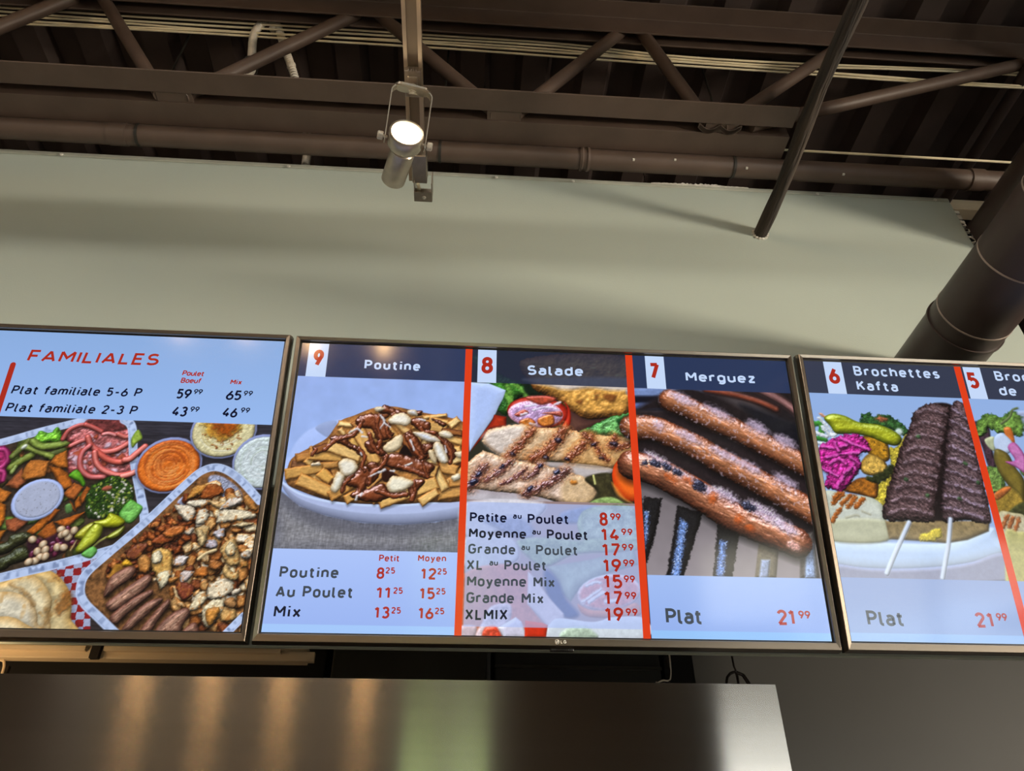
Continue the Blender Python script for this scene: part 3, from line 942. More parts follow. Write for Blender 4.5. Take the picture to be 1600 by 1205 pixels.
class Canvas:
    """x runs 0..1000 across the screen, y 0..562.6 downwards"""
    def __init__(self, xs, ys):
        self.xs, self.ys = np.array(xs), np.array(ys)
        self.X, self.Y = np.meshgrid(self.xs, self.ys)
        self.C = np.zeros(self.X.shape + (3,))
        self.seed = 1

    def win(self, x0, y0, x1, y1):
        i0, i1 = np.searchsorted(self.xs, [x0, x1])
        j0, j1 = np.searchsorted(self.ys, [y0, y1])
        return slice(max(j0 - 1, 0), j1 + 1), slice(max(i0 - 1, 0), i1 + 1)

    def rect(self, x0, y0, x1, y1, col, alpha=1.0, col2=None):
        m = ((self.X >= x0) & (self.X <= x1) & (self.Y >= y0) & (self.Y <= y1))
        c = C3(col)
        if col2 is not None:
            t = np.clip((self.Y - y0) / (y1 - y0), 0, 1)[..., None]
            c = c * (1 - t) + C3(col2) * t
            self.C[m] = self.C[m] * (1 - alpha) + c[m] * alpha
        else:
            self.C[m] = self.C[m] * (1 - alpha) + c * alpha

    def grain(self, x0, y0, x1, y1, amp, sx, sy, octs=3, tint=(1, 1, 1)):
        w = self.win(x0, y0, x1, y1)
        self.seed += 1
        n = fbm(self.X[w] / sx, self.Y[w] / sy, self.seed, octs)
        self.C[w] = np.clip(self.C[w] * (1 + amp * n[..., None] * np.array(tint)), 0, 1)

    @staticmethod
    def sd_poly(X, Y, P):
        P = np.array(P)
        d = np.full(X.shape, 1e9)
        ins = np.zeros(X.shape, bool)
        n = len(P)
        for i in range(n):
            ax, ay = P[i]
            bx, by = P[(i + 1) % n]
            ex, ey = bx - ax, by - ay
            wx, wy = X - ax, Y - ay
            t = np.clip((wx * ex + wy * ey) / (ex * ex + ey * ey + 1e-12), 0, 1)
            d = np.minimum(d, (wx - ex * t) ** 2 + (wy - ey * t) ** 2)
            c1 = (ay > Y) != (by > Y)
            if abs(ey) > 1e-12:
                ins ^= c1 & (X < ex * (Y - ay) / ey + ax)
        d = np.sqrt(d)
        return np.where(ins, d, -d)

    @staticmethod
    def sd_line(X, Y, P):
        d = np.full(X.shape, 1e9)
        T = np.zeros(X.shape)
        S = np.zeros(X.shape)
        acc = 0.0
        for i in range(len(P) - 1):
            ax, ay = P[i]
            bx, by = P[i + 1]
            ex, ey = bx - ax, by - ay
            ln = math.hypot(ex, ey)
            wx, wy = X - ax, Y - ay
            t = np.clip((wx * ex + wy * ey) / (ex * ex + ey * ey + 1e-12), 0, 1)
            q = np.hypot(wx - ex * t, wy - ey * t)
            m = q < d
            d = np.where(m, q, d)
            T = np.where(m, acc + t * ln, T)
            S = np.where(m, np.sign(ex * wy - ey * wx), S)
            acc += ln
        return d, T, S

    def _shade(self, w, d, col, edge, r, tex, ts, bump, spec, feather, alpha, rough, light, ax, pits):
        self.seed += 1
        X, Y = self.X[w], self.Y[w]
        mask = np.clip(d / feather + 0.5, 0, 1) * alpha
        q = np.clip(d / r, 0, 1)
        h = np.sqrt(np.clip(1 - (1 - q) ** 2, 0, 1)) * r * 0.62
        ca, sa = math.cos(ax[0]), math.sin(ax[0])
        U, V = (X * ca + Y * sa) / (ts * ax[1]), (-X * sa + Y * ca) / ts
        nz = fbm(U, V, self.seed, 3)
        h = h + nz * rough * 0.6
        gy, gx = np.gradient(h, self.ys[w[0]], self.xs[w[1]])
        nl = np.sqrt(gx * gx + gy * gy + 1.0)
        Lx, Ly, Lz = light
        s_ = math.sqrt(Lx * Lx + Ly * Ly + Lz * Lz)
        Lx, Ly, Lz = Lx / s_, Ly / s_, Lz / s_
        lam = (-gx * Lx - gy * Ly + Lz) / nl
        sh = 1 + bump * (lam - Lz)
        c = C3(edge if edge is not None else col)[None, None] * (1 - q[..., None]) + C3(col)[None, None] * q[..., None]
        fine = fbm(X / 2.3, Y / 2.3, self.seed + 60, 2)
        c = c * (1 + tex * nz[..., None] + 0.35 * tex * fine[..., None]) * sh[..., None]
        if pits:
            pn = fbm(X / pits[1], Y / pits[1], self.seed + 40, 2)
            k = np.clip((pn - pits[2]) * 4, 0, 1)[..., None] * pits[3]
            c = c * (1 - k) + C3(pits[0]) * k
        if spec:
            hz = Lz + 1
            hn = math.sqrt(Lx * Lx + Ly * Ly + hz * hz)
            sp_ = np.clip((-gx * Lx - gy * Ly + hz) / nl / hn, 0, 1) ** 22
            c = c + spec * sp_[..., None] * np.array((0.85, 0.9, 1.0))
        self.C[w] = self.C[w] * (1 - mask[..., None]) + np.clip(c, 0, 1) * mask[..., None]

    def shadow(self, P, dx, dy, blur, k):
        P = [(p[0] + dx, p[1] + dy) for p in P]
        xs, ys = [p[0] for p in P], [p[1] for p in P]
        w = self.win(min(xs) - blur, min(ys) - blur, max(xs) + blur, max(ys) + blur)
        d = self.sd_poly(self.X[w], self.Y[w], P)
        self.C[w] *= (1 - k * np.clip(d / (2 * blur) + 0.5, 0, 1))[..., None]

    def blob(self, P, col, edge=None, r=7.0, tex=0.12, ts=7.0, bump=0.6, spec=0.0, feather=1.6, alpha=1.0, smooth=True, warp=0.0, wscale=6.0,
             rough=0.0, light=(-0.35, -0.75, 0.6), shadow=None, ax=(0.0, 1.0), pits=None):
        if isinstance(P, str):
            P = pt(P)
        if smooth and len(P) > 2:
            P = [tuple(p) for p in catmull(P, 6, True)]
        if shadow:
            self.shadow(P, *shadow)
        xs, ys = [p[0] for p in P], [p[1] for p in P]
        g = feather + warp + 2
        w = self.win(min(xs) - g, min(ys) - g, max(xs) + g, max(ys) + g)
        if self.X[w].size < 9 or min(self.X[w].shape) < 3:
            return
        d = self.sd_poly(self.X[w], self.Y[w], P)
        if warp:
            d = d + warp * fbm(self.X[w] / wscale, self.Y[w] / wscale, self.seed + 90, 2)
        self._shade(w, d, col, edge, r, tex, ts, bump, spec, feather, alpha, rough, light, ax, pits)

    def line(self, P, width, col, edge=None, tex=0.1, ts=6.0, bump=0.6, spec=0.0, feather=1.5, alpha=1.0, smooth=True, rough=0.0, warp=0.0, wscale=5.0,
             light=(-0.35, -0.75, 0.6), shadow=None, pits=None, r=None):
        if isinstance(P, str):
            P = pt(P)
        if smooth and len(P) > 2:
            P = [tuple(p) for p in catmull(P, 6)]
        xs, ys = [p[0] for p in P], [p[1] for p in P]
        g = width / 2 + feather + warp + 2
        if shadow:
            dx, dy, bl, k = shadow
            w = self.win(min(xs) - g - bl + min(dx, 0), min(ys) - g - bl + min(dy, 0), max(xs) + g + bl + max(dx, 0), max(ys) + g + bl + max(dy, 0))
            d, _, _ = self.sd_line(self.X[w] - dx, self.Y[w] - dy, P)
            self.C[w] *= (1 - k * np.clip((width / 2 - d) / (2 * bl) + 0.5, 0, 1))[..., None]
        w = self.win(min(xs) - g, min(ys) - g, max(xs) + g, max(ys) + g)
        if self.X[w].size < 9 or min(self.X[w].shape) < 3:
            return
        d, T, S = self.sd_line(self.X[w], self.Y[w], P)
        d = width / 2 - d
        if warp:
            d = d + warp * fbm(self.X[w] / wscale, self.Y[w] / wscale, self.seed + 90, 2)
        a = math.atan2(P[-1][1] - P[0][1], P[-1][0] - P[0][0])
        self._shade(w, d, col, edge, r or width / 2, tex, ts, bump, spec, feather, alpha, rough, light, (a, 2.5), pits)

    def stick(self, a, b, width, col, edge, **kw):
        """blunt four-sided stick, such as a chip"""
        (ax, ay), (bx, by) = a, b
        ln = math.hypot(bx - ax, by - ay)
        nx, ny = -(by - ay) / ln * width / 2, (bx - ax) / ln * width / 2
        self.blob([(ax + nx, ay + ny), (bx + nx * 0.85, by + ny * 0.85), (bx - nx * 0.85, by - ny * 0.85), (ax - nx, ay - ny)], col, edge, smooth=False,
                  ax=(math.atan2(by - ay, bx - ax), 2.5), **kw)

    def ell(self, cx, cy, rx, ry, col, rot=0.0, **kw):
        c, s = math.cos(rot), math.sin(rot)
        P = [(cx + rx * math.cos(t) * c - ry * math.sin(t) * s, cy + rx * math.cos(t) * s + ry * math.sin(t) * c) for t in np.linspace(0, 2 * PI, 26, endpoint=False)]
        self.blob(P, col, smooth=False, **kw)

    def rim(self, P, width, col=(182, 200, 236), dark=(92, 108, 146), pitch=5.0, smooth=True, closed=False):
        """crimped foil edge"""
        if isinstance(P, str):
            P = pt(P)
        if smooth:
            P = [tuple(p) for p in catmull(P, 8, closed)]
        xs, ys = [p[0] for p in P], [p[1] for p in P]
        g = width
        w = self.win(min(xs) - g, min(ys) - g, max(xs) + g, max(ys) + g)
        if min(self.X[w].shape) < 3:
            return
        d, T, S = self.sd_line(self.X[w], self.Y[w], P)
        q = S * d / (width / 2)                            # -1 .. 1 across
        m = np.clip((width / 2 - d) / 1.4 + 0.5, 0, 1)
        n1 = vnoise(T / pitch, q * 0.6, 3)
        n2 = vnoise(T / (pitch * 3.1), q * 0.5 + 7, 5)
        k = np.clip((n1 - 0.45) * 2.6, 0, 1) * (0.25 + 0.6 * n2) * (1 - np.clip((np.abs(q) - 0.55) * 3, 0, 1))
        k = np.maximum(k, np.clip(1 - np.abs(q - 0.62) * 9, 0, 1) * 0.35)
        c = C3(col) * (1 - k[..., None]) + C3(dark) * k[..., None]
        c = np.clip(c * (1.0 + 0.10 * (n2[..., None] - 0.5)), 0, 1)
        self.C[w] = self.C[w] * (1 - m[..., None]) + c * m[..., None]

    def scatter(self, P, n, s0, s1, palette, seed, aspect=(1.0, 1.8), rough=0.5, kind='blob', **kw):
        if isinstance(P, str):
            P = pt(P)
        rg = np.random.RandomState(seed)
        xs, ys = [p[0] for p in P], [p[1] for p in P]
        k = 0
        for _ in range(n * 30):
            if k >= n:
                break
            x, y = rg.uniform(min(xs), max(xs)), rg.uniform(min(ys), max(ys))
            if self.sd_poly(np.array([[x]]), np.array([[y]]), P)[0, 0] < 0:
                continue
            k += 1
            s = rg.uniform(s0, s1)
            a = rg.uniform(0, PI)
            asp = rg.uniform(*aspect)
            m = rg.randint(5, 8)
            Q = []
            for i in range(m):
                t = 2 * PI * i / m
                rr = s * rg.uniform(0.72, 1.2)
                u, v = rr * math.cos(t) * asp ** 0.5, rr * math.sin(t) / asp ** 0.5
                Q.append((x + u * math.cos(a) - v * math.sin(a), y + u * math.sin(a) + v * math.cos(a)))
            c = palette[rg.randint(len(palette))]
            self.blob(Q, c[0], c[1], rough=rough, **kw)


def grid(a, b, step):
    return list(np.linspace(a, b, max(2, int(round((b - a) / step)) + 1)))


SW, SH = 1.073, 0.6037
KX = SW / 1000.0


def to_screen(x, y):                                       # layout units -> metres in the screen's own plane
    return (x - 500.0) * KX, SH / 2 - y * KX


lin = lambda c: np.where(c <= 0.04045, c / 12.92, ((c + 0.055) / 1.055) ** 2.4)
M['screen'] = bpy.data.materials.new('lit_screen')
M['screen'].use_nodes = True
_n = M['screen'].node_tree
_b = _n.nodes['Principled BSDF']
_b.inputs['Base Color'].default_value = (0.004, 0.004, 0.005, 1)
_b.inputs['Roughness'].default_value = 0.10
_b.inputs['Specular IOR Level'].default_value = 0.5
_at = _n.nodes.new('ShaderNodeAttribute')
_at.attribute_name = 'picture'
_n.links.new(_at.outputs['Color'], _b.inputs['Emission Color'])
_b.inputs['Emission Strength'].default_value = 1.0


def screen_ink(name, c):
    m = bpy.data.materials.new(name)
    m.use_nodes = True
    b = m.node_tree.nodes['Principled BSDF']
    b.inputs['Base Color'].default_value = (0.004, 0.004, 0.005, 1)
    b.inputs['Roughness'].default_value = 0.10
    b.inputs['Emission Color'].default_value = srgb(*c)
    b.inputs['Emission Strength'].default_value = 1.0
    return m


INK = [screen_ink('ink_white', (196, 216, 248)), screen_ink('ink_red', (170, 42, 26)), screen_ink('ink_dark', (26, 30, 46)),
       screen_ink('ink_hazed', (66, 74, 84)), screen_ink('ink_orange', (222, 62, 22)), screen_ink('ink_rust', (172, 52, 44)),  # the grey ink is black lettering with reflection haze painted in
       screen_ink('ink_black', (6, 14, 44))]
WHITE, RED, DARK, HAZED, ORANGE, RUST, BLACK = range(7)


def screen_mesh(cv, parent):
    ny, nx = cv.X.shape
    co = np.zeros((ny, nx, 3), np.float32)
    co[..., 0] = (cv.X - 500.0) * KX
    co[..., 2] = SH / 2 - cv.Y * KX
    me = bpy.data.meshes.new('screen')
    me.vertices.add(nx * ny)
    me.vertices.foreach_set('co', co.ravel())
    idx = np.arange(nx * ny, dtype=np.int32).reshape(ny, nx)
    q = np.stack([idx[1:, :-1], idx[1:, 1:], idx[:-1, 1:], idx[:-1, :-1]], -1).reshape(-1, 4)
    me.loops.add(q.size)
    me.loops.foreach_set('vertex_index', q.ravel())
    me.polygons.add(len(q))
    me.polygons.foreach_set('loop_start', np.arange(0, q.size, 4, dtype=np.int32))
    me.update(calc_edges=True)
    at = me.color_attributes.new('picture', 'FLOAT_COLOR', 'POINT')
    rgba = np.ones((ny * nx, 4), np.float32)
    rgba[:, :3] = lin(np.clip(cv.C, 0, 1)).reshape(-1, 3)
    at.data.foreach_set('color', rgba.ravel())
    me.materials.append(M['screen'])
    o = bpy.data.objects.new('screen', me)
    COL.objects.link(o)
    o.parent = parent
    return o


def frame_loops(off):
    """off: list of (left, right, top, bottom, y) -> rectangles joined into a moulding"""
    mb = MB()
    for l, r, t, b, y in off:
        mb.v += [(-SW / 2 - l, y, -SH / 2 - b), (SW / 2 + r, y, -SH / 2 - b), (SW / 2 + r, y, SH / 2 + t), (-SW / 2 - l, y, SH / 2 + t)]
    for i in range(len(off) - 1):
        for k in range(4):
            a, b = i * 4 + k, i * 4 + (k + 1) % 4
            mb.f.append((a, b, b + 4, a + 4))
            mb.mi.append(0)
    return mb


def make_tv(loc, tilt, roll, label):
    t = thing('menu_television', label, 'television', loc, (tilt, -roll, 0), 'wall of menu televisions')
    bz = frame_loops([(0.0028, 0.0028, 0.0028, 0.0020, -0.0005), (0.0034, 0.0034, 0.0038, 0.0028, -0.0060), (0.0042, 0.0042, 0.0046, 0.0036, -0.0072),
                      (0.0112, 0.0112, 0.0110, 0.0158, -0.0085), (0.0122, 0.0122, 0.0120, 0.0168, -0.0078),
                      (0.0146, 0.0146, 0.0146, 0.0200, 0.0040), (0.0148, 0.0148, 0.0148, 0.0204, 0.0150), (0.0130, 0.0130, 0.0130, 0.0190, 0.0160)])
    for k_ in range(20, 24):
        bz.mi[k_] = 1
    for k_ in range(24, 28):
        bz.mi[k_] = 1
    bz.build('frame', [M['bezel'], M['tvback']], t)
    frame_loops([(-0.0004, -0.0004, -0.0004, -0.0004, -0.0002), (0.0034, 0.0034, 0.0040, 0.0030, -0.0006)]).build('screen_border', M['tvblack'], t)
    # rear housing: swells behind the frame, cut away at its lower corners
    rh = MB()
    def loop(i, y, drop):
        n = 40
        pts = [(-SW / 2 + i, SH / 2 - i), (SW / 2 - i, SH / 2 - i)]
        for k in range(n + 1):
            u = 1 - 2 * k / n
            z = -SH / 2 + 0.006 - drop * (1 - abs(u) ** 5)
            pts.append((u * (SW / 2 - i), z))
        return [(p[0], y, p[1]) for p in pts]
    lp = [loop(-0.0128, 0.0155, 0.0255), loop(-0.012, 0.024, 0.0255), loop(0.03, 0.048, 0.0180), loop(0.06, 0.058, 0.010)]
    n = len(lp[0])
    for q in lp:
        rh.v += q
    for i in range(len(lp) - 1):
        for k in range(n):
            rh.f.append((i * n + k, i * n + (k + 1) % n, (i + 1) * n + (k + 1) % n, (i + 1) * n + k))
            rh.mi.append(0)
    rh.f += [tuple(range(n)), tuple((len(lp) - 1) * n + k for k in range(n))[::-1]]
    rh.mi += [0, 0]
    h = rh.build('rear_housing', M['tvback'], t)
    for x0, x1 in ((-0.31, -0.12), (0.18, 0.37)):
        vg = MB()
        x = x0
        while x < x1:
            vg.add([(x, 0.027, -SH / 2 - 0.0190), (x + 0.0035, 0.027, -SH / 2 - 0.0190), (x + 0.0035, 0.040, -SH / 2 - 0.0136), (x, 0.040, -SH / 2 - 0.0136)], [(0, 1, 2, 3)])
            x += 0.0068
        vg.build('vent_slots', M['tvblack'], h)
    sn = MB()
    sn.box(0.018 - 0.022, 0.018 + 0.022, 0.004, 0.022, -SH / 2 - 0.0245, -SH / 2 - 0.0190)
    sn.box(0.018 - 0.012, 0.018 + 0.012, 0.002, 0.005, -SH / 2 - 0.0238, -SH / 2 - 0.0205)
    sn.build('sensor_box', M['tvback'], t, bevel=0.0015)
    # badge on the lower bezel
    lg = MB()
    cx, cz, rr, yy = 0.0155, -SH / 2 - 0.0094, 0.0043, -0.0090
    lg.lathe((cx - 0.0085, yy + 0.0006, cz), (0, -1, 0), [(0, rr), (0.0005, rr), (0.0006, rr * 0.97), (0.0006, 0)], 24)
    letters(lg, 'LG', cx - 0.002, cx + 0.0085, cz - 0.0030, 0.0060, 0.20, yy - 0.0002, 0)
    lg.build('badge', M['logo'], t)
    bf = MB()
    ribbon(bf, [(cx - 0.0085, cz + 0.0026), (cx - 0.0085, cz - 0.0022), (cx - 0.0066, cz - 0.0022)], 0.0007, yy - 0.0003, 0)
    ribbon(bf, [(cx - 0.0085 + 0.0031 * math.cos(a), cz + 0.0031 * math.sin(a)) for a in np.linspace(PI * 0.45, PI * 2.0, 14)] + [(cx - 0.0064, cz)], 0.0006, yy - 0.0003, 0)
    bf.lathe((cx - 0.0100, yy - 0.0003, cz + 0.0012), (0, -1, 0), [(0, 0.0006), (0.0001, 0.0)], 8)
    bf.build('badge_face', M['tvback'], t)
    # bracket to the wall
    d_ = 1.60 - loc[1]
    for x in (-0.2, 0.2):
        br = MB()
        br.box(x - 0.015, x + 0.015, 0.058, 0.075, -0.2, 0.2)
        br.box(x - 0.010, x + 0.010, 0.070, d_ / math.cos(tilt) + 0.01, -0.03, 0.0)
        br.build('wall_bracket', M['tvblack'], t)
    return t

# ================================================================== the three screens
TILT = 0.21580
YT = -0.00045                                             # ink sits just proud of the picture
tvl = make_tv((0.17498 - 1.11035, 1.34139, E + 0.80306 - 0.00071), TILT + 0.01083, 0.0, 'left menu screen showing the family platters and their prices')
tvm = make_tv((0.17498, 1.34139, E + 0.80306), TILT, 0.00127, 'middle menu screen showing poutine, salad and merguez sausages')
tvr = make_tv((0.17498 + 1.11315, 1.34139, E + 0.80306 + 0.00224), TILT + 0.01125, 0.0, 'right menu screen showing the meat skewers')


def _plane_map(h):
    return lambda x, y: ((h[0] * x + h[1] * y + h[2]) / (h[6] * x + h[7] * y + 1), (h[3] * x + h[4] * y + h[5]) / (h[6] * x + h[7] * y + 1))


CH = _plane_map((0.2314807, 0.03312059, 321.7567, -0.01016484, 0.267519, 51.01135, -1.154802e-05, 7.3738e-05))
CM = _plane_map((0.3516397, 0.0503131, 661.3402, -0.0154413, 0.4063851, 51.83128, -1.754247e-05, 0.0001120145))
CK = _plane_map((0.3401206, -0.05818852, -1.876606, -0.01459415, 0.3719353, 53.99852, -1.604909e-05, 0.0001002044))
CB = _plane_map((0.1760762, 0.08587762, 548.7298, -0.008353997, 0.2133314, 364.8106, -9.215114e-06, 5.758388e-05))
CL = _plane_map((0.167733, 0.0818084, 493.3406, -0.007958152, 0.2032229, 168.5549, -8.778465e-06, 5.485533e-05))
CR = _plane_map((0.1878729, 0.09163123, 729.3062, -0.008913697, 0.2276241, 172.902, -9.832506e-06, 6.144187e-05))

# ------------------------------------------------------------------ middle screen
cv = Canvas(grid(0, 1000, 1.14), grid(0, 562.6, 1.14))
GOLD, GOLDE, GRAVY, GRAVYE = (228, 184, 112), (158, 102, 44), (118, 56, 26), (56, 24, 12)
LIT, CURD, CURDE = (242, 210, 146), (240, 234, 218), (190, 166, 128)
# poutine on its shallow white plate
cv.rect(0, 60, 331, 420, (150, 176, 234), col2=(160, 186, 240))
cv.grain(0, 60, 331, 420, 0.05, 30, 30)
cv.blob("0.4,295.1 4.9,243.6 20.9,205.4 48.5,181.4 110.3,161.0 205.3,152.4 341.3,171.2 344.9,287.4", (158, 182, 238), (170, 192, 244), r=60, tex=0.02, feather=5, bump=0.1)
cv.blob("47.6,184.0 63.9,171.8 84.9,168.4 88.5,180.0 99.5,195.1 76.9,203.5 59.6,196.4", (146, 162, 206), (150, 168, 212), r=14, tex=0.02, feather=3, bump=0.1)
cv.blob("317.0,166.8 341.2,168.6 342.0,194.6 327.3,184.7", (146, 162, 206), r=14, tex=0.02, feather=3, bump=0.1)
cv.blob("-26.7,295.8 -7.0,307.3 37.7,339.1 89.0,356.5 152.9,367.6 220.5,369.3 288.1,363.0 351.4,347.3 353.8,427.7 -6.7,435.7", (132, 132, 138), (96, 98, 112), r=36, tex=0.0, feather=3, bump=0.0, smooth=False)
cv.grain(0, 330, 331, 420, 0.16, 2.2, 9.0, 2)
cv.grain(0, 330, 331, 420, 0.16, 7.0, 2.0, 2)
cv.blob("-1.9,311.9 38.2,343.8 89.6,362.2 153.5,374.5 221.0,376.3 288.4,369.9 347.1,356.8 347.2,359.1 221.8,387.7 109.8,383.6 40.6,362.4", (92, 92, 102), r=20, tex=0.05, feather=14, alpha=0.55, bump=0)
cv.blob("-0.8,295.1 34.4,313.2 92.5,327.0 172.4,332.0 263.3,325.9 345.7,311.7 346.8,347.4 288.0,362.5 220.5,369.3 152.9,367.6 89.0,356.5 37.7,339.1 10.0,316.3", (178, 192, 230), (150, 160, 196), r=26, tex=0.02, bump=0.35, feather=2)
cv.line("-0.8,295.1 34.9,316.8 92.9,330.6 172.7,335.5 263.5,329.5 345.8,314.1", 4.5, (196, 214, 250), tex=0.02, bump=0.1)
cv.blob("6.9,258.4 18.4,240.7 46.3,222.2 72.2,203.6 92.1,169.5 119.3,155.5 156.1,138.3 194.4,134.2 240.9,143.1 321.5,158.8 346.6,186.7 350.3,309.1 263.3,327.1 172.4,332.7 92.6,327.8 34.1,310.9 7.1,294.9", (168, 116, 62), (120, 78, 42), r=14, tex=0.35, ts=12, rough=4)
cv.scatter(pt("28.1,262.6 54.4,232.0 90.9,203.0 125.8,173.5 181.3,153.2 254.0,161.2 327.1,179.5 335.6,287.7 262.1,304.4 170.5,309.4 101.0,299.4 48.7,281.5"), 60, 11, 19, [((206, 158, 90), (142, 90, 40)), ((186, 132, 70), (120, 74, 34)), ((130, 72, 36), (60, 28, 14)), ((222, 182, 116), (150, 98, 46))], 31, aspect=(2.5, 4.5), rough=0.6, tex=0.2, feather=2, r=6, bump=0.7, spec=0.15, shadow=(1, 3, 3, 0.4))
for a_, w_, c_, e_ in (
        ("89.0,173.5 121.3,176.8", 12, LIT, GOLDE), ("93.6,183.7 105.6,197.9", 10, LIT, GOLDE), ("119.4,181.5 155.0,154.2", 19, (176, 122, 66), (104, 58, 26)),
        ("251.3,156.0 298.1,148.5", 8, LIT, GOLDE), ("263.6,160.8 302.5,166.0", 15, GOLD, GOLDE), ("302.7,172.5 321.9,155.6", 15, LIT, GOLDE),
        ("232.8,168.4 299.3,177.4", 22, (206, 160, 92), GOLDE), ("299.0,196.0 331.6,205.7", 15, GOLD, GOLDE), ("288.7,182.1 331.0,187.2", 13, (150, 92, 46), GRAVYE),
        ("302.6,224.0 328.5,218.1", 14, GOLD, GOLDE), ("310.5,243.9 331.6,238.2", 14, LIT, GOLDE),
        ("11.6,259.4 39.4,261.0", 14, (132, 88, 56), (80, 46, 28)), ("18.1,247.6 48.3,239.7", 17, (186, 128, 66), (110, 64, 28)), ("37.7,247.5 50.4,257.0", 16, GOLD, GOLDE),
        ("41.4,239.9 105.6,244.1", 18, (208, 158, 84), GOLDE), ("64.7,261.5 98.8,256.7", 13, (190, 138, 74), GOLDE), ("2.0,280.0 70.7,263.8", 20, (198, 150, 80), GOLDE),
        ("65.8,271.3 89.7,290.0", 20, (214, 164, 84), GOLDE), ("27.7,287.0 92.1,312.8", 23, (214, 166, 94), GOLDE), ("49.8,232.2 76.3,220.0", 15, (138, 84, 42), GRAVYE),
        ("71.9,218.4 139.1,241.8", 22, (224, 184, 116), GOLDE), ("114.1,211.9 142.2,211.0", 18, (228, 178, 96), GOLDE),
        ("123.9,178.8 169.4,254.6", 25, (216, 166, 94), (130, 76, 30)),
        ("304.2,288.6 332.6,269.4", 14, GOLD, GOLDE), ("287.8,310.9 336.1,303.5", 20, (206, 152, 82), GOLDE), ("307.7,288.5 335.5,285.3", 16, (196, 140, 74), GOLDE),
        ("287.4,254.6 323.0,263.5", 22, (206, 152, 84), GOLDE), ("261.4,230.4 302.4,302.0", 20, (224, 188, 122), GOLDE),
        ("88.5,321.2 134.5,291.1", 19, (196, 142, 74), GOLDE), ("117.4,326.4 151.9,306.3", 17, (204, 154, 82), GOLDE), ("118.7,294.0 149.4,278.5", 17, (196, 146, 80), GOLDE),
        ("217.5,191.0 262.3,245.4", 28, (158, 92, 46), GRAVYE), ("178.5,238.1 285.7,267.1", 30, (206, 156, 86), GRAVYE),
        ("178.9,328.2 286.6,286.7", 26, (216, 172, 100), GOLDE), ("255.3,327.3 288.6,303.6", 17, (226, 186, 116), GOLDE), ("150.5,304.0 187.7,266.3", 18, (202, 146, 80), GRAVYE)):
    p_ = pt(a_)
    cv.stick(p_[0], p_[1], w_ * 1.12, c_, e_, r=5, tex=0.16, ts=4, bump=0.7, spec=0.12, rough=0.5, warp=1.0, shadow=(1.5, 3.5, 3, 0.45))
cv.blob("209.1,239.6 212.7,224.4 221.4,214.0 234.4,231.3 232.7,241.4 221.0,243.0", (22, 12, 12), tex=0.1, feather=3)
cv.blob("182.8,262.8 197.1,267.3 214.0,276.6 204.8,276.9 191.8,289.5 182.1,282.5", (44, 20, 14), tex=0.1, feather=3)
GK = dict(r=10, tex=0.18, ts=13, bump=0.9, spec=0.8, rough=1.6, feather=2.2, warp=2.0)
for a_ in ("174.9,131.7 194.7,138.2 221.9,147.8 205.3,152.4 181.2,151.1 163.9,145.9", "120.5,168.5 133.6,154.9 157.1,150.1 174.4,156.1 190.9,184.2 198.6,191.7 185.3,205.0 166.5,205.6 155.3,185.4 135.9,180.9",
           "233.6,142.1 248.1,141.6 249.8,150.8 239.0,152.5", "227.4,159.5 244.1,156.2 266.4,167.3 264.9,184.3 243.1,179.8 230.7,172.4", "268.3,158.0 285.3,160.0 300.2,168.7 288.3,173.0",
           "76.9,203.5 104.4,197.5 115.3,212.4 130.1,219.5 145.0,229.1 141.5,241.7 126.3,229.7 91.9,213.2", "143.4,211.5 162.0,208.3 173.0,228.2 154.8,233.8", "183.0,235.4 210.9,232.0 253.9,243.2 280.4,254.9 267.4,275.0 255.5,270.5 232.1,268.7 199.0,262.3 179.3,248.0",
           "217.4,188.5 236.6,190.4 257.3,220.4 265.2,235.3 256.3,243.1 239.4,236.1 226.0,211.3", "282.2,196.6 303.9,201.0 319.2,223.5 312.8,243.9 300.4,229.2", "107.1,291.9 130.6,274.2 143.0,259.1 166.8,265.8 159.5,288.0 152.0,307.5 146.7,324.4 125.6,317.8 135.6,303.2",
           "134.7,317.6 169.5,297.4 187.4,292.0 200.2,308.6 229.8,305.3 185.5,325.7 158.5,328.8", "233.5,290.7 256.1,280.3 263.4,287.4 250.5,304.7 242.4,321.7 235.1,314.8", "156.1,248.8 177.8,258.0 167.4,273.1 152.7,263.7",
           "166.7,208.1 179.7,222.9 187.5,232.8 173.8,238.2", "254.4,210.3 275.9,212.2 271.8,225.0 258.0,233.0", "150.5,290.7 166.8,265.8 180.3,260.4 172.8,282.7 158.0,297.7"):
    cv.blob(a_, GRAVY, GRAVYE, **GK)
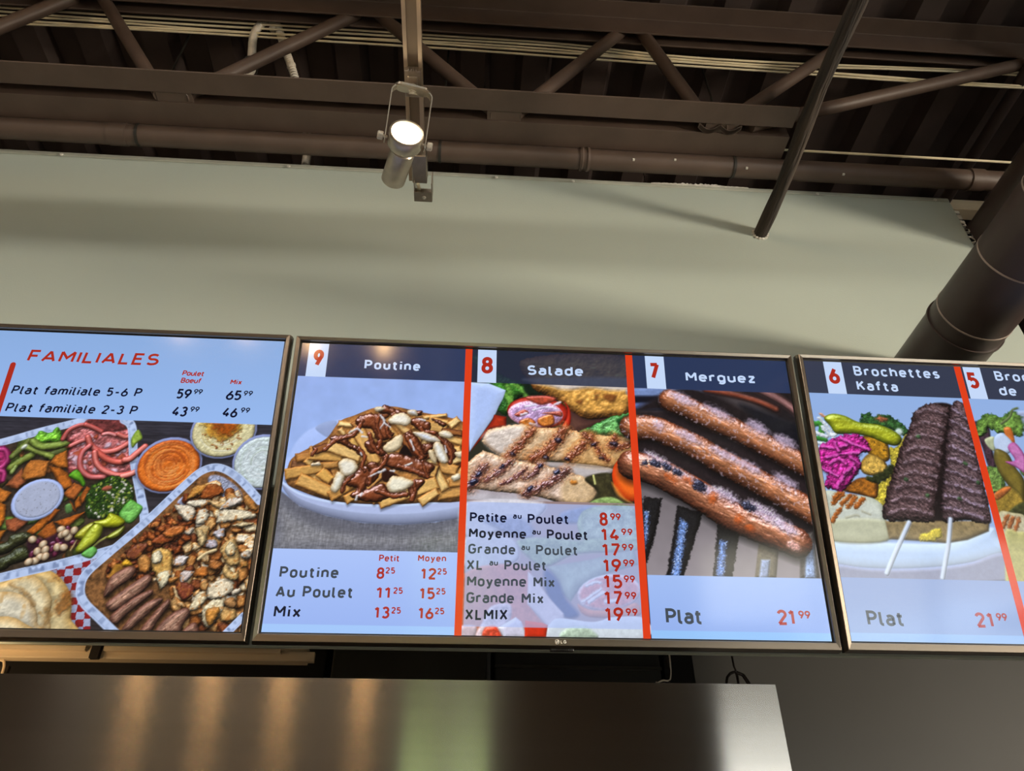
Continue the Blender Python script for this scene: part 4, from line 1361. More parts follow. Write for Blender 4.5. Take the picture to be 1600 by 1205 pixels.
for a_, w_ in (("167.0,153.7 163.9,174.8 173.1,200.3 170.3,223.2", 9), ("195.5,150.1 183.5,181.9 192.0,199.6", 8), ("134.8,168.0 123.0,194.3 104.9,202.5 84.7,210.9", 10), ("151.3,193.3 160.5,218.5 170.9,230.8", 9), ("135.2,224.4 145.9,239.1 143.0,259.1 148.5,268.8", 8),
               ("187.9,237.8 180.1,257.9 162.8,273.2 159.9,292.8", 10), ("242.6,172.0 255.3,184.6 274.6,186.5", 9), ("222.8,198.6 238.5,221.0 253.8,240.7", 10), ("287.1,199.0 302.1,213.9 310.1,233.9 308.2,246.5", 9), ("212.6,256.9 241.2,266.0 265.1,275.1", 11),
               ("126.4,279.2 114.1,294.2 111.0,308.7", 9), ("174.8,306.9 203.0,315.7 230.3,312.5", 11), ("242.6,288.0 245.9,304.9 240.1,321.8", 9), ("87.0,210.8 76.5,221.3 70.3,229.0", 8), ("256.4,245.6 262.2,265.3 267.5,277.5", 7), ("53.8,227.0 48.3,239.7", 8)):
    cv.line(a_, w_, (126, 60, 28), (70, 30, 16), tex=0.2, ts=6, feather=2.5, warp=2.5, wscale=6, spec=0.7, rough=0.5, bump=0.9)
for a_, c_ in (("185.5,161.0 200.2,148.6 219.5,149.2 228.8,162.0 221.1,172.8 206.7,172.0 189.8,170.0", CURD), ("179.4,219.2 199.1,199.4 210.5,192.6 216.5,203.9 210.2,221.9 189.6,230.2", (222, 206, 172)),
               ("235.1,186.6 260.2,187.0 286.0,200.3 282.7,206.3 261.2,205.0 244.1,196.6", (206, 212, 226)), ("274.6,210.9 288.8,207.9 305.2,241.6 294.2,249.4 281.9,237.3", (224, 224, 218)),
               ("98.2,255.5 109.2,245.3 128.2,249.6 134.7,264.3 124.0,278.1 107.9,277.3", (228, 222, 206)), ("91.1,292.4 99.2,271.5 113.1,279.6 107.8,299.2 100.0,311.9 89.1,305.7", (230, 228, 214)),
               ("193.0,289.4 204.8,276.9 241.4,286.8 225.2,304.2 202.5,309.0 192.1,299.1", (232, 226, 204)), ("284.1,186.2 298.3,180.5 311.9,190.9 303.8,197.1 289.3,194.3", (224, 220, 210)),
               ("265.9,225.2 274.0,222.4 281.9,237.3 281.3,249.8 271.5,242.6", (222, 206, 170)), ("221.5,141.7 235.9,140.1 241.4,151.1 225.6,150.3", (206, 214, 232)),
               ("156.1,138.8 167.9,135.2 176.7,140.2 164.0,146.5", (206, 208, 200)), ("48.1,257.1 61.4,253.0 66.7,259.0 51.0,261.9", (220, 224, 226)), ("311.7,273.7 325.6,268.4 330.6,278.1 316.8,283.4", (222, 220, 206)),
               ("316.9,226.1 331.0,223.1 331.5,235.7 322.0,236.0", (224, 214, 190))):
    cv.blob(a_, c_, CURDE, r=8, tex=0.06, ts=6, bump=0.55, spec=0.12, rough=0.8, warp=1.5, shadow=(1, 3, 3, 0.4))
for a_, w_ in (("169.4,153.7 177.6,166.5 171.5,179.7", 4), ("177.8,169.1 190.5,179.0", 3), ("113.3,192.0 126.7,183.8 136.9,191.2", 4), ("230.2,203.5 235.8,216.0 238.6,223.6", 3), ("224.2,255.3 235.6,250.0", 4),
               ("160.9,278.2 174.1,270.4", 3), ("137.6,324.6 139.2,317.4", 4), ("146.0,317.3 147.9,312.4", 4), ("244.2,158.9 256.4,161.1", 3), ("141.0,236.8 138.2,231.8", 3), ("297.4,214.0 300.3,226.6", 3),
               ("176.5,270.4 186.5,265.2", 5), ("197.0,266.1 204.1,267.1", 3), ("137.6,198.9 147.1,199.9", 3)):
    cv.line(a_, w_, (226, 228, 238), tex=0.1, feather=2.5, alpha=0.85, warp=1.2)

# grilled chicken salad
cv.rect(331, 0, 661, 563, (44, 44, 34))
cv.blob("342.0,18.2 392.1,16.1 392.6,48.1 484.8,94.3 444.9,103.5 426.3,122.1 414.9,144.0 398.6,135.8 404.0,110.2 381.5,87.9", (62, 128, 40), (18, 52, 18), r=16, tex=0.5, ts=12, bump=0.8, rough=5, spec=0.2, warp=3)
for a_ in ("416.6,81.3 423.8,104.3 419.4,132.5", "428.3,75.6 444.8,88.0 454.2,100.6", "412.1,99.6 423.9,114.6"):
    cv.line(a_, 9, (120, 176, 70), tex=0.3, feather=5, alpha=0.7, warp=3)
cv.blob("454.3,61.5 487.4,75.9 491.9,96.6 468.3,98.8 449.6,90.4", (16, 34, 22), tex=0.3, feather=7)
cv.blob("341.3,75.2 378.9,76.3 413.2,90.5 407.5,110.1 399.6,125.7 394.0,141.0 387.3,153.8 344.7,223.7 339.1,153.0", (172, 194, 244), (186, 206, 248), r=18, tex=0.04, bump=0.2, feather=2, smooth=False)
cv.blob("390.6,144.2 414.9,148.3 415.1,170.2 383.2,176.2 367.7,196.4 345.9,223.6 358.7,201.5 387.4,156.3", (178, 50, 22), (110, 24, 12), r=8, tex=0.15, bump=0.5, smooth=False)
cv.blob("454.4,16.1 672.9,6.9 665.5,126.1 615.0,144.4 575.1,147.6 542.8,133.1 515.2,108.6 484.8,94.3 463.7,76.9", (204, 150, 70), (104, 58, 20), r=22, tex=0.25, ts=16, bump=0.9, rough=5, spec=0.15, warp=2)
cv.blob("463.8,71.6 501.6,77.5 534.6,84.5 582.4,77.5 629.9,82.2 666.2,76.8 667.6,53.0 463.8,61.1", (214, 208, 212), tex=0.1, feather=9, alpha=0.85, bump=0.2)
for a_ in ("591.3,92.8 603.4,89.7 595.6,105.6", "612.8,92.0 636.5,93.7 628.5,109.5 612.3,102.4", "552.9,109.7 567.1,106.6 564.4,117.0"):
    cv.blob(a_, (100, 50, 20), tex=0.3, feather=7, alpha=0.75)
cv.blob("539.4,130.7 575.1,148.4 619.7,144.3 557.9,175.2 537.2,170.9", (96, 62, 52), (60, 36, 34), r=14, tex=0.08, feather=5, bump=0.2)
cv.blob("557.9,175.2 583.9,161.8 617.4,143.1 638.9,137.2 665.0,133.8 661.8,186.5 624.9,181.6 583.2,179.3", (104, 168, 92), (40, 90, 36), r=10, tex=0.45, ts=9, bump=0.8, rough=4, spec=0.25, warp=2)
cv.blob("633.6,147.5 645.8,139.5 665.0,133.8 663.3,161.6 649.0,167.1 637.8,157.5", (22, 56, 24), tex=0.4, ts=8, feather=5)
cv.ell(*pt("477.9,136.0")[0], 62, 34, (192, 46, 26), rot=0.05, edge=(120, 20, 12), r=12, tex=0.1, spec=0.2)
cv.ell(*pt("472.8,139.4")[0], 55, 29, (186, 150, 196), rot=0.02, edge=(214, 150, 170), r=9, tex=0.28, ts=6, bump=0.5, rough=2.5, spec=0.35)
cv.blob("454.2,103.2 491.9,99.2 515.3,106.0 486.9,119.9 463.6,113.1", (182, 74, 48), (150, 60, 50), r=6, tex=0.3, bump=0.6, spec=0.3, feather=4)
for a_, c_ in (("440.3,156.9 458.8,148.7 472.6,158.2 461.1,168.6 444.9,167.9", (186, 104, 34)), ("479.7,148.0 505.3,139.5 509.6,159.4 491.0,167.1 477.2,160.6", (192, 110, 40)), ("431.0,142.2 449.6,131.4 458.8,138.7 440.3,146.9", (176, 66, 50)), ("486.7,137.7 521.8,132.6 523.9,143.9 500.7,139.7", (172, 72, 60))):
    cv.blob(a_, c_, (140, 60, 30), r=5, tex=0.3, bump=0.8, spec=0.5, feather=3, rough=1)
for a_ in ("444.9,141.7 454.2,138.8", "463.4,161.1 474.9,163.2", "468.2,130.7 500.9,124.5 514.8,129.0", "454.2,123.6 472.9,120.4", "510.3,119.0 522.2,113.5"):
    cv.line(a_, 5, (222, 214, 240), tex=0.2, feather=3, warp=2, alpha=0.9)
cv.blob("529.3,109.3 541.8,128.1 542.2,155.8 532.6,171.1 521.0,171.5 534.3,146.0 536.0,125.7", (206, 52, 24), (150, 26, 14), r=6, tex=0.06, spec=0.2)
cv.blob("433.8,237.1 485.6,239.5 553.5,240.9 619.2,248.4 609.3,264.1 572.9,269.9 561.5,273.7 530.4,258.2 485.5,247.8", (184, 176, 176), (150, 138, 136), r=8, tex=0.12, ts=10, bump=0.3, ax=(0.1, 3))
cv.blob("377.5,176.4 415.1,167.2 447.2,161.6 468.0,168.9 528.0,168.3 578.6,179.4 661.9,185.3 662.3,215.9 631.2,236.1 619.1,249.6 576.3,240.7 497.0,236.7 436.0,238.6 411.3,238.2 378.2,213.0 368.9,201.2", (216, 184, 146), (196, 150, 104), r=14, tex=0.2, ts=10, bump=0.7, rough=1.8, spec=0.2, smooth=False, warp=2)
cv.blob("372.0,186.4 412.8,170.3 444.9,166.7 454.1,188.6 417.9,228.5 379.3,210.5", (210, 204, 206), tex=0.15, feather=14, alpha=0.7, rough=2, spec=0.2)
cv.blob("555.3,185.1 661.8,186.5 660.0,215.9 619.3,246.1 531.0,236.9", (204, 152, 84), tex=0.2, feather=16, alpha=0.6, rough=1.5, spec=0.3)
for a_, w_ in (("465.6,175.9 445.0,203.5 418.0,234.5", 13), ("527.8,175.0 508.9,201.4 490.4,219.0 467.6,234.1", 17), ("580.7,184.3 561.5,207.0 538.0,229.5", 13), ("569.3,181.0 589.4,198.7 597.8,217.9 610.9,230.8", 10), ("629.3,185.1 621.4,205.0 654.1,199.1", 12)):
    cv.line(a_, w_ * 2.1, (172, 104, 52), tex=0.4, ts=4, feather=12, warp=5, wscale=5, alpha=0.6, spec=0.35, rough=1.5)
    cv.line(a_, w_ * 1.25, (104, 46, 26), (140, 80, 46), tex=0.5, ts=3.5, feather=6, warp=6, wscale=4, alpha=0.9, spec=0.6, rough=1.8)
for x_, y_, r_ in ((835, 590, 8), (725, 742, 6), (905, 752, 7), (1312, 625, 8), (1135, 630, 6), (440, 715, 6), (1210, 745, 5)):
    cv.ell(*CH(x_, y_), r_, r_ * 0.7, (34, 20, 28), tex=0.5, ts=3, feather=4, warp=3, spec=0.5, rough=1)
cv.blob("340.4,296.4 396.6,301.6 449.5,305.2 484.9,311.7 524.5,323.2 524.2,336.7 341.8,341.5", (184, 178, 186), (160, 150, 158), r=10, tex=0.1, ts=12, bump=0.2, smooth=False)
cv.blob("340.9,245.2 370.5,220.4 413.5,234.6 440.5,239.7 492.3,247.6 530.5,257.1 564.0,267.8 583.5,287.1 589.3,299.0 570.9,324.2 522.3,322.1 484.9,310.6 449.5,305.2 396.6,301.6 342.6,296.8", (208, 182, 164), (186, 150, 116), r=14, tex=0.22, ts=9, bump=0.8, rough=2.2, spec=0.25, smooth=False, warp=2)
cv.blob("525.6,274.8 563.9,269.0 587.5,298.5 571.0,321.9 524.6,318.6", (208, 176, 128), tex=0.2, feather=12, alpha=0.7, rough=1)
for a_, w_ in (("373.5,255.9 358.5,277.4 345.8,292.8", 16), ("422.5,241.4 402.6,262.1 378.5,279.1", 12), ("483.3,245.5 467.4,264.8 449.5,271.2", 10), ("454.0,255.8 422.9,280.2 405.2,287.6", 7), ("530.4,258.2 498.6,280.3 471.7,294.9 454.0,304.6", 14)):
    cv.line(a_, w_ * 2.0, (166, 106, 70), tex=0.4, ts=4, feather=12, warp=5, wscale=5, alpha=0.6, spec=0.4, rough=1.5)
    cv.line(a_, w_ * 1.25, (78, 40, 40), (130, 84, 66), tex=0.6, ts=3.5, feather=6, warp=6, wscale=4, alpha=0.9, spec=0.8, rough=2.0)
for x_, y_, r_ in ((110, 950, 10), (150, 885, 8), (820, 865, 7), (680, 815, 6), (590, 1010, 8), (350, 820, 6)):
    cv.ell(*CH(x_, y_), r_, r_ * 0.6, (26, 24, 44), rot=-0.7, tex=0.5, ts=3, feather=4, warp=3, spec=0.6, rough=1)
cv.ell(*CH(968, 955), 7, 5, (196, 124, 50), tex=0.3, feather=5, warp=2)
cv.blob("566.1,271.3 616.4,259.2 625.5,302.1 661.8,330.8 568.4,333.3 590.2,298.9", (62, 58, 34), (40, 38, 24), r=12, tex=0.35, ts=10, feather=4)
cv.blob("569.9,321.9 591.5,309.9 618.5,306.9 640.3,317.7 653.1,326.5 570.6,333.2", (126, 152, 90), tex=0.35, ts=9, feather=4, rough=2, bump=0.5)
cv.line("583.3,264.9 586.0,281.2", 4, (206, 206, 130), feather=2)
cv.ell(*CH(1455, 920), 36, 46, (232, 100, 24), rot=-0.12, edge=(206, 58, 14), r=16, tex=0.07, ts=12, bump=0.5, spec=0.25)
cv.blob("617.8,276.8 625.6,299.8 640.5,313.2 658.0,319.5 640.9,306.3 628.4,288.1", (238, 150, 60), tex=0.1, feather=5, alpha=0.7)
# lower picture, paled by the price panel
cv.rect(331, 318, 661, 563, (150, 128, 128))
cv.blob("341.3,324.8 484.8,320.9 462.6,359.6 415.0,374.0 343.4,388.8", (196, 196, 206), tex=0.08, feather=8)
cv.blob("375.8,357.3 436.5,349.1 466.9,370.5 462.5,388.1 432.3,386.6 404.2,374.2", (110, 118, 150), tex=0.3, feather=12)
cv.blob("519.7,340.2 573.1,325.3 594.9,333.8 558.7,357.1 523.7,358.0", (90, 104, 140), tex=0.2, feather=8)
cv.blob("559.4,337.0 595.3,324.7 657.5,327.6 657.4,398.7 570.4,396.4 549.6,368.4", (150, 170, 140), (110, 130, 90), r=16, tex=0.4, ts=12, rough=3, bump=0.5, feather=4)
cv.blob("436.6,395.2 501.3,387.1 548.9,390.4 658.4,383.4 656.8,407.4 548.1,416.3 492.0,440.9 462.3,428.9", (130, 150, 110), tex=0.3, feather=8)
cv.blob("343.5,390.9 423.7,389.0 441.0,420.9 419.9,438.3 345.3,448.2", (190, 190, 200), tex=0.1, feather=8)
cv.blob("342.5,456.6 453.8,441.8 462.0,507.5 490.5,548.9 490.3,564.5 340.1,566.8", (186, 104, 84), tex=0.15, feather=5)
cv.blob("492.0,440.9 569.3,426.5 652.6,405.3 659.5,433.1 598.3,451.3 550.5,477.3 532.9,502.2 516.5,486.2 510.6,465.6", (150, 168, 150), (120, 130, 120), r=18, tex=0.12, bump=0.3, feather=4, smooth=False)
cv.blob("487.7,445.2 510.7,463.6 524.7,496.2 546.9,524.1 519.8,528.6 489.3,486.7", (44, 54, 90), tex=0.1, feather=8)
cv.blob("456.9,450.1 462.2,454.1 495.4,496.8 519.9,522.6 521.6,538.5 494.6,548.8 455.7,507.6", (208, 196, 206), tex=0.08, feather=3, smooth=False)
cv.ell(*pt("603.1,484.5")[0], 58, 32, (206, 120, 112), rot=-0.15, edge=(230, 210, 220), r=7, tex=0.25, ts=6, feather=3)
for a_ in ("553.9,501.8 573.3,489.2 588.5,478.6", "563.3,472.9 578.4,466.4 586.9,467.2", "566.5,501.6 583.8,489.0 592.5,484.7", "595.9,501.0 615.0,498.6"):
    cv.line(a_, 6, (240, 236, 248), feather=4, warp=2)
cv.blob("545.4,506.0 570.1,515.7 618.5,512.8 650.7,502.0 653.5,524.3 565.5,527.8", (190, 110, 80), tex=0.1, feather=4)
cv.blob("488.3,564.6 496.8,538.9 513.5,530.7 565.2,535.8 586.1,533.4 607.3,527.1 663.7,528.1 661.4,561.9", (206, 216, 226), (220, 228, 240), r=12, tex=0.06, bump=0.2, feather=2)
cv.blob("514.9,564.1 523.5,548.3 554.6,543.9 570.8,551.5 576.5,563.2", (176, 196, 176), tex=0.2, feather=6)
cv.blob("337.4,547.4 365.8,547.0 362.3,566.5 338.1,566.9", (196, 176, 190), tex=0.1, feather=4)
cv.blob("366.4,566.4 375.9,540.9 391.7,512.8 424.6,508.2 424.9,538.1 406.8,565.8", (206, 186, 196), tex=0.3, ts=6, feather=4)
cv.blob("378.5,566.2 382.1,548.7 400.4,546.4 408.9,565.8", (206, 60, 34), tex=0.3, ts=5, feather=4, spec=0.4, rough=1)
cv.blob("404.5,548.3 435.1,530.0 445.4,537.8 455.6,565.1 414.9,565.7", (206, 204, 226), (226, 226, 244), r=9, tex=0.08, feather=2, smooth=False)
cv.blob("450.5,565.1 451.6,535.7 482.4,539.1 491.6,542.9 487.9,564.6", (206, 50, 22), tex=0.05, feather=2, smooth=False)
cv.rect(344, 323, 660, 547.5, (172, 192, 246), alpha=0.66)

# merguez on the grill
cv.rect(674, 60, 1000, 452, (58, 52, 54), col2=(150, 142, 148))
cv.grain(674, 60, 1000, 452, 0.06, 40, 40)
cv.blob("674.4,75.1 834.6,68.9 829.2,85.0 767.0,91.3 673.1,95.6", (116, 138, 188), tex=0.1, feather=9)
cv.blob("673.2,94.0 741.5,93.0 740.3,107.9 672.3,108.5", (16, 18, 30), tex=0.1, feather=7)
cv.blob("672.2,109.6 740.3,107.9 735.6,122.0 671.3,122.8", (86, 108, 164), tex=0.1, feather=8)
cv.blob("671.2,125.1 739.0,123.4 761.7,149.3 897.4,204.6 1029.0,265.9 1064.6,60.0 893.4,66.6 997.3,156.3 908.4,121.1 840.2,84.5 768.7,71.5", (30, 24, 26), tex=0.2, feather=14)
cv.blob("671.2,125.8 739.0,123.4 798.2,140.4 901.8,170.9 998.5,238.0 1029.0,265.9 1007.5,390.5 976.9,371.2 913.8,339.0 849.8,306.2 785.6,265.9 719.1,239.4 665.2,219.4", (38, 30, 32), tex=0.2, feather=12, smooth=False)
cv.blob("889.0,102.3 979.0,134.0 1012.4,152.0 1003.3,186.3 927.0,143.5", (22, 22, 28), tex=0.2, feather=12)
cv.line("823.1,73.3 884.1,82.9 933.4,96.8 964.2,111.3", 17, (136, 66, 44), (40, 20, 18), tex=0.2, ts=10, feather=8, spec=0.35, rough=1)
cv.line("930.4,65.2 971.4,87.5 1004.0,113.7 1015.6,132.7", 20, (150, 106, 104), (70, 44, 42), tex=0.2, ts=10, feather=9, spec=0.3, rough=1)
for a_, w_, f_, k_ in (("746.4,99.9 775.8,112.4 816.8,134.0 867.9,157.0 921.3,185.3 1003.2,230.6 1032.1,247.9", 48, 5, 1.0), ("665.3,162.1 707.6,162.5 745.1,178.1 792.2,200.6 831.6,225.0 874.2,249.0 916.2,272.8 1017.5,332.9", 53, 3, 1.6)):
    cv.line(a_, w_, (184, 118, 78), (92, 46, 26), tex=0.26, ts=9, bump=0.75, feather=f_, spec=0.55, rough=k_ * 1.5, warp=1.5, shadow=(0, 9, 7, 0.6), light=(0.05, -0.85, 0.5), pits=((206, 190, 214), 5.0, 0.25, 0.45))
for x_, y_, rx_, ry_ in ((180, 275, 10, 10), (320, 125, 30, 10), (520, 200, 34, 9), (740, 285, 26, 12), (900, 365, 24, 12), (350, 340, 30, 9), (560, 440, 34, 9), (700, 510, 26, 9), (900, 590, 26, 10)):
    cv.ell(*CM(x_, y_), rx_, ry_, (200, 180, 208), rot=0.5, tex=0.3, ts=3.5, feather=12, alpha=0.75, warp=5)
# grate bars under the front sausage
for a_, b_ in (("676.7,304.1 713.7,306.5 701.6,354.6 676.2,430.6 669.7,430.7", "676.5,331.5 688.3,331.2 681.1,385.0 674.7,404.8 673.3,378.6"), ("741.4,319.6 789.2,332.0 768.6,386.2 740.8,454.7 709.0,455.3 728.6,377.2", "744.3,343.3 760.2,353.1 749.4,396.5 735.9,454.8 716.4,455.2 733.8,387.0"),
               ("815.5,353.4 855.5,370.8 832.2,452.8 796.2,453.5", "815.7,381.8 830.8,386.4 819.1,453.1 800.4,453.4")):
    cv.blob(a_, (30, 29, 30), (20, 18, 18), r=10, tex=0.3, ts=3, feather=3, warp=2.5, wscale=3, smooth=False)
    cv.blob(b_, (112, 144, 208), (50, 60, 86), r=6, tex=0.55, ts=2.2, feather=4, warp=3, wscale=2.5, smooth=False, pits=((220, 232, 255), 2.4, 0.35, 0.7))
cv.blob("889.9,390.0 927.8,394.0 914.2,452.7 874.0,453.5", (116, 108, 92), (96, 88, 74), r=8, tex=0.15, ts=4, feather=3, smooth=False)
cv.blob("890.8,419.4 907.5,419.1 899.4,453.0 881.9,453.4", (150, 164, 196), tex=0.2, ts=3, feather=5, smooth=False)
cv.blob("973.5,371.3 998.5,364.0 997.1,451.0 958.9,451.8", (96, 92, 90), (70, 66, 64), r=8, tex=0.2, ts=3, feather=4, smooth=False)
cv.blob("981.0,387.8 994.5,387.5 988.8,451.2 968.8,451.6", (150, 172, 214), tex=0.35, ts=2.5, feather=5, smooth=False)
cv.line("660.4,241.2 701.0,250.7 740.5,270.8 776.3,290.9 808.2,312.6 846.1,337.3 891.0,356.5 935.9,373.9 962.9,384.9", 60, (176, 112, 78), (84, 40, 24), tex=0.26, ts=8, bump=0.85, feather=2.2, spec=0.7, rough=2.2, warp=1.5, shadow=(0, 10, 7, 0.55), light=(0.05, -0.85, 0.5), pits=((84, 38, 24), 3.2, 0.38, 0.5))
for x_, y_, rx_, ry_, a_ in ((190, 475, 34, 7, 0.55), (330, 560, 22, 7, 0.6), (560, 670, 30, 11, 0.5), (780, 770, 40, 14, 0.55), (900, 850, 26, 12, 0.6), (450, 640, 14, 9, 0.4)):
    cv.ell(*CM(x_, y_), rx_, ry_, (206, 186, 214), rot=a_, tex=0.35, ts=3, feather=11, alpha=0.8, warp=5, wscale=4, spec=0.4, rough=1.2)
for x_, y_, rx_, ry_ in ((160, 490, 11, 7), (225, 510, 13, 8), (285, 540, 10, 7), (410, 620, 14, 12), (690, 735, 15, 9), (100, 490, 6, 6)):
    cv.ell(*CM(x_, y_), rx_, ry_, (40, 40, 58), rot=0.5, tex=0.6, ts=3, feather=5, warp=4, wscale=4, spec=0.5, rough=1.5)
for x_, y_, rx_, ry_ in ((350, 590, 10, 7), (490, 690, 9, 12), (640, 810, 9, 10), (700, 860, 9, 8), (250, 580, 14, 5)):
    cv.ell(*CM(x_, y_), rx_, ry_, (196, 88, 34), rot=0.6, tex=0.3, ts=4, feather=8, warp=4, alpha=0.7)
cv.ell(*CM(950, 960), 14, 9, (190, 140, 130), rot=0.4, tex=0.3, ts=3, feather=5, warp=3, spec=0.4, rough=1)

# headers, price panels, dividers
cv.rect(0, 0, 331, 75, (46, 58, 92))
cv.rect(343, 0, 661, 75, (34, 42, 66), alpha=0.82)
cv.rect(674, 0, 1000, 75, (40, 54, 88))
cv.rect(0, 418, 331, 548, (172, 196, 250), col2=(156, 182, 242))
cv.rect(674, 451, 1000, 548, (162, 190, 244), col2=(150, 178, 238))
cv.rect(0, 548, 331, 563, (164, 200, 250))
cv.rect(674, 548, 1000, 563, (150, 196, 248))
screen_mesh(cv, tvm)
TV = tvm


def bar(u0, v0, u1, v1, m, u2=None, u3=None, tv=None):
    mb = MB()
    a, b = to_screen(u0, v0), to_screen(u1, v0)
    c, d = to_screen(u3 if u3 is not None else u1, v1), to_screen(u2 if u2 is not None else u0, v1)
    mb.add([(a[0], YT * 0.6, a[1]), (b[0], YT * 0.6, b[1]), (c[0], YT * 0.6, c[1]), (d[0], YT * 0.6, d[1])], [(0, 1, 2, 3)], 0)
    mb.build('divider_bar' if m == ORANGE else 'number_tile', INK[m], tv)


def write(text, p, cap, w, m, slant=0.0, into=None):
    (u0, v0), (u1, v1) = pt(p)
    a, b = to_screen(u0, v0), to_screen(u1, v1)
    mb = into or MB()
    letters(mb, text, a[0], b[0], a[1], cap * KX, w, YT, m, slant, b[1])
    if into is None:
        mb.build('number_text' if text.isdigit() else 'menu_text', INK, TV)


def price(whole, cents, p, cap, m, pc, w=0.17, slant=0.0, wc=0.155, k=0.55):
    mb = MB()
    write(whole, p, cap, w, m, slant, mb)
    write(cents, pc, cap * k, wc, m, slant, mb)
    mb.build('price_text', INK, TV)


bar(330, 0, 344, 563, ORANGE, 328.5, 341, tv=tvm)
bar(660, 0, 674.5, 563, ORANGE, 659.5, 673, tv=tvm)
for u0, u1 in ((15, 54), (355.5, 393.5), (701, 740.5)):
    bar(u0, 0.5, u1, 75, WHITE, tv=tvm)
write('9', "26.1,53.0 46.2,52.2", 38, 0.21, RED)
write('8', "363.2,55.1 386.5,54.2", 38, 0.21, RED)
write('7', "707.5,54.4 728.8,53.5", 38, 0.21, RED)
write('Poutine', "128.7,54.6 239.7,54.4", 21, 0.20, WHITE)
write('Salade', "456.6,54.2 570.4,52.6", 22, 0.20, WHITE)
write('Merguez', "783.2,55.7 929.5,54.4", 22, 0.20, WHITE)
write('Poutine', "17.7,470.2 120.0,469.2", 20, 0.155, HAZED)
write('Au Poulet', "15.7,503.8 149.0,503.0", 20, 0.155, HAZED)
write('Mix', "17.2,537.7 62.8,537.5", 20.5, 0.165, DARK)
write('Petit', "189.2,437.8 225.6,437.6", 12.2, 0.15, RUST)
write('Moyen', "258.6,436.3 309.0,435.8", 12.2, 0.15, RUST)
price('8', '25', "187.2,469.0 200.7,468.7", 20.5, RUST, "202.2,459.1 219.2,459.3")
price('12', '25', "265.1,468.5 292.3,468.0", 20.5, RUST, "294.1,458.9 311.2,459.1")
price('11', '25', "189.0,503.3 213.4,502.9", 20.5, RUST, "218.4,494.0 235.2,494.2")
price('15', '25', "264.8,503.0 291.7,502.5", 20.5, RUST, "293.5,493.7 310.4,493.9")
price('13', '25', "188.5,537.0 214.9,536.5", 20.5, RUST, "217.5,527.9 234.2,528.1")
price('16', '25', "264.6,536.8 291.2,536.3", 20.5, RUST, "293.0,527.6 309.7,527.9")
write('Petite', "349.3,361.8 417.3,361.3", 18.5, 0.15, BLACK)
write('au', "429.1,353.5 445.2,353.5", 11, 0.16, BLACK)
write('Poulet', "456.5,362.1 533.5,361.4", 18.5, 0.15, BLACK)
write('Moyenne', "348.5,391.1 453.5,391.0", 18.5, 0.155, DARK)
write('au', "464.8,382.3 480.7,382.6", 11, 0.16, DARK)
write('Poulet', "491.9,390.6 568.4,390.6", 18.5, 0.155, DARK)
write('Grande', "348.2,420.4 433.6,420.3", 18.5, 0.15, HAZED)
write('au', "444.7,411.6 460.5,411.7", 11, 0.16, HAZED)
write('Poulet', "471.6,420.0 548.5,419.4", 18.5, 0.15, HAZED)
write('XL', "346.3,449.3 375.0,449.3", 18.5, 0.15, HAZED)
write('au', "386.9,441.0 402.5,441.0", 11, 0.16, HAZED)
write('Poulet', "414.1,449.0 490.6,448.2", 18.5, 0.15, HAZED)
write('Moyenne', "347.8,478.7 453.4,477.7", 19, 0.15, HAZED)
write('Mix', "466.6,478.0 505.1,477.7", 19, 0.15, HAZED)
write('Grande', "347.6,507.5 431.8,507.0", 19, 0.15, HAZED)
write('Mix', "445.4,507.0 484.7,506.7", 19, 0.15, HAZED)
write('XLMIX', "346.3,536.5 420.7,535.7", 19, 0.15, DARK)
price('8', '99', "591.1,363.0 606.7,362.6", 26, RED, "611.5,352.1 631.4,352.2")
price('14', '99', "592.8,391.8 627.5,391.0", 24.5, RED, "631.1,380.1 652.1,380.2")
price('17', '99', "593.3,420.2 627.1,419.4", 24.5, RED, "630.6,408.8 652.1,408.9")
price('19', '99', "593.8,449.3 627.2,448.6", 25, RED, "631.3,438.0 652.0,438.2")
price('15', '99', "593.6,477.8 627.4,477.1", 25, RED, "630.9,466.8 651.3,467.0")
price('17', '99', "593.4,506.9 626.3,506.4", 25, RED, "630.9,496.2 651.8,496.4")
price('19', '99', "593.2,535.6 626.4,535.0", 25, RED, "631.0,525.1 652.2,525.3")
write('Plat', "702.5,537.0 768.2,537.0", 27, 0.15, HAZED)
price('21', '99', "905.7,535.9 937.4,535.4", 27, RUST, "945.6,524.7 967.4,524.9")

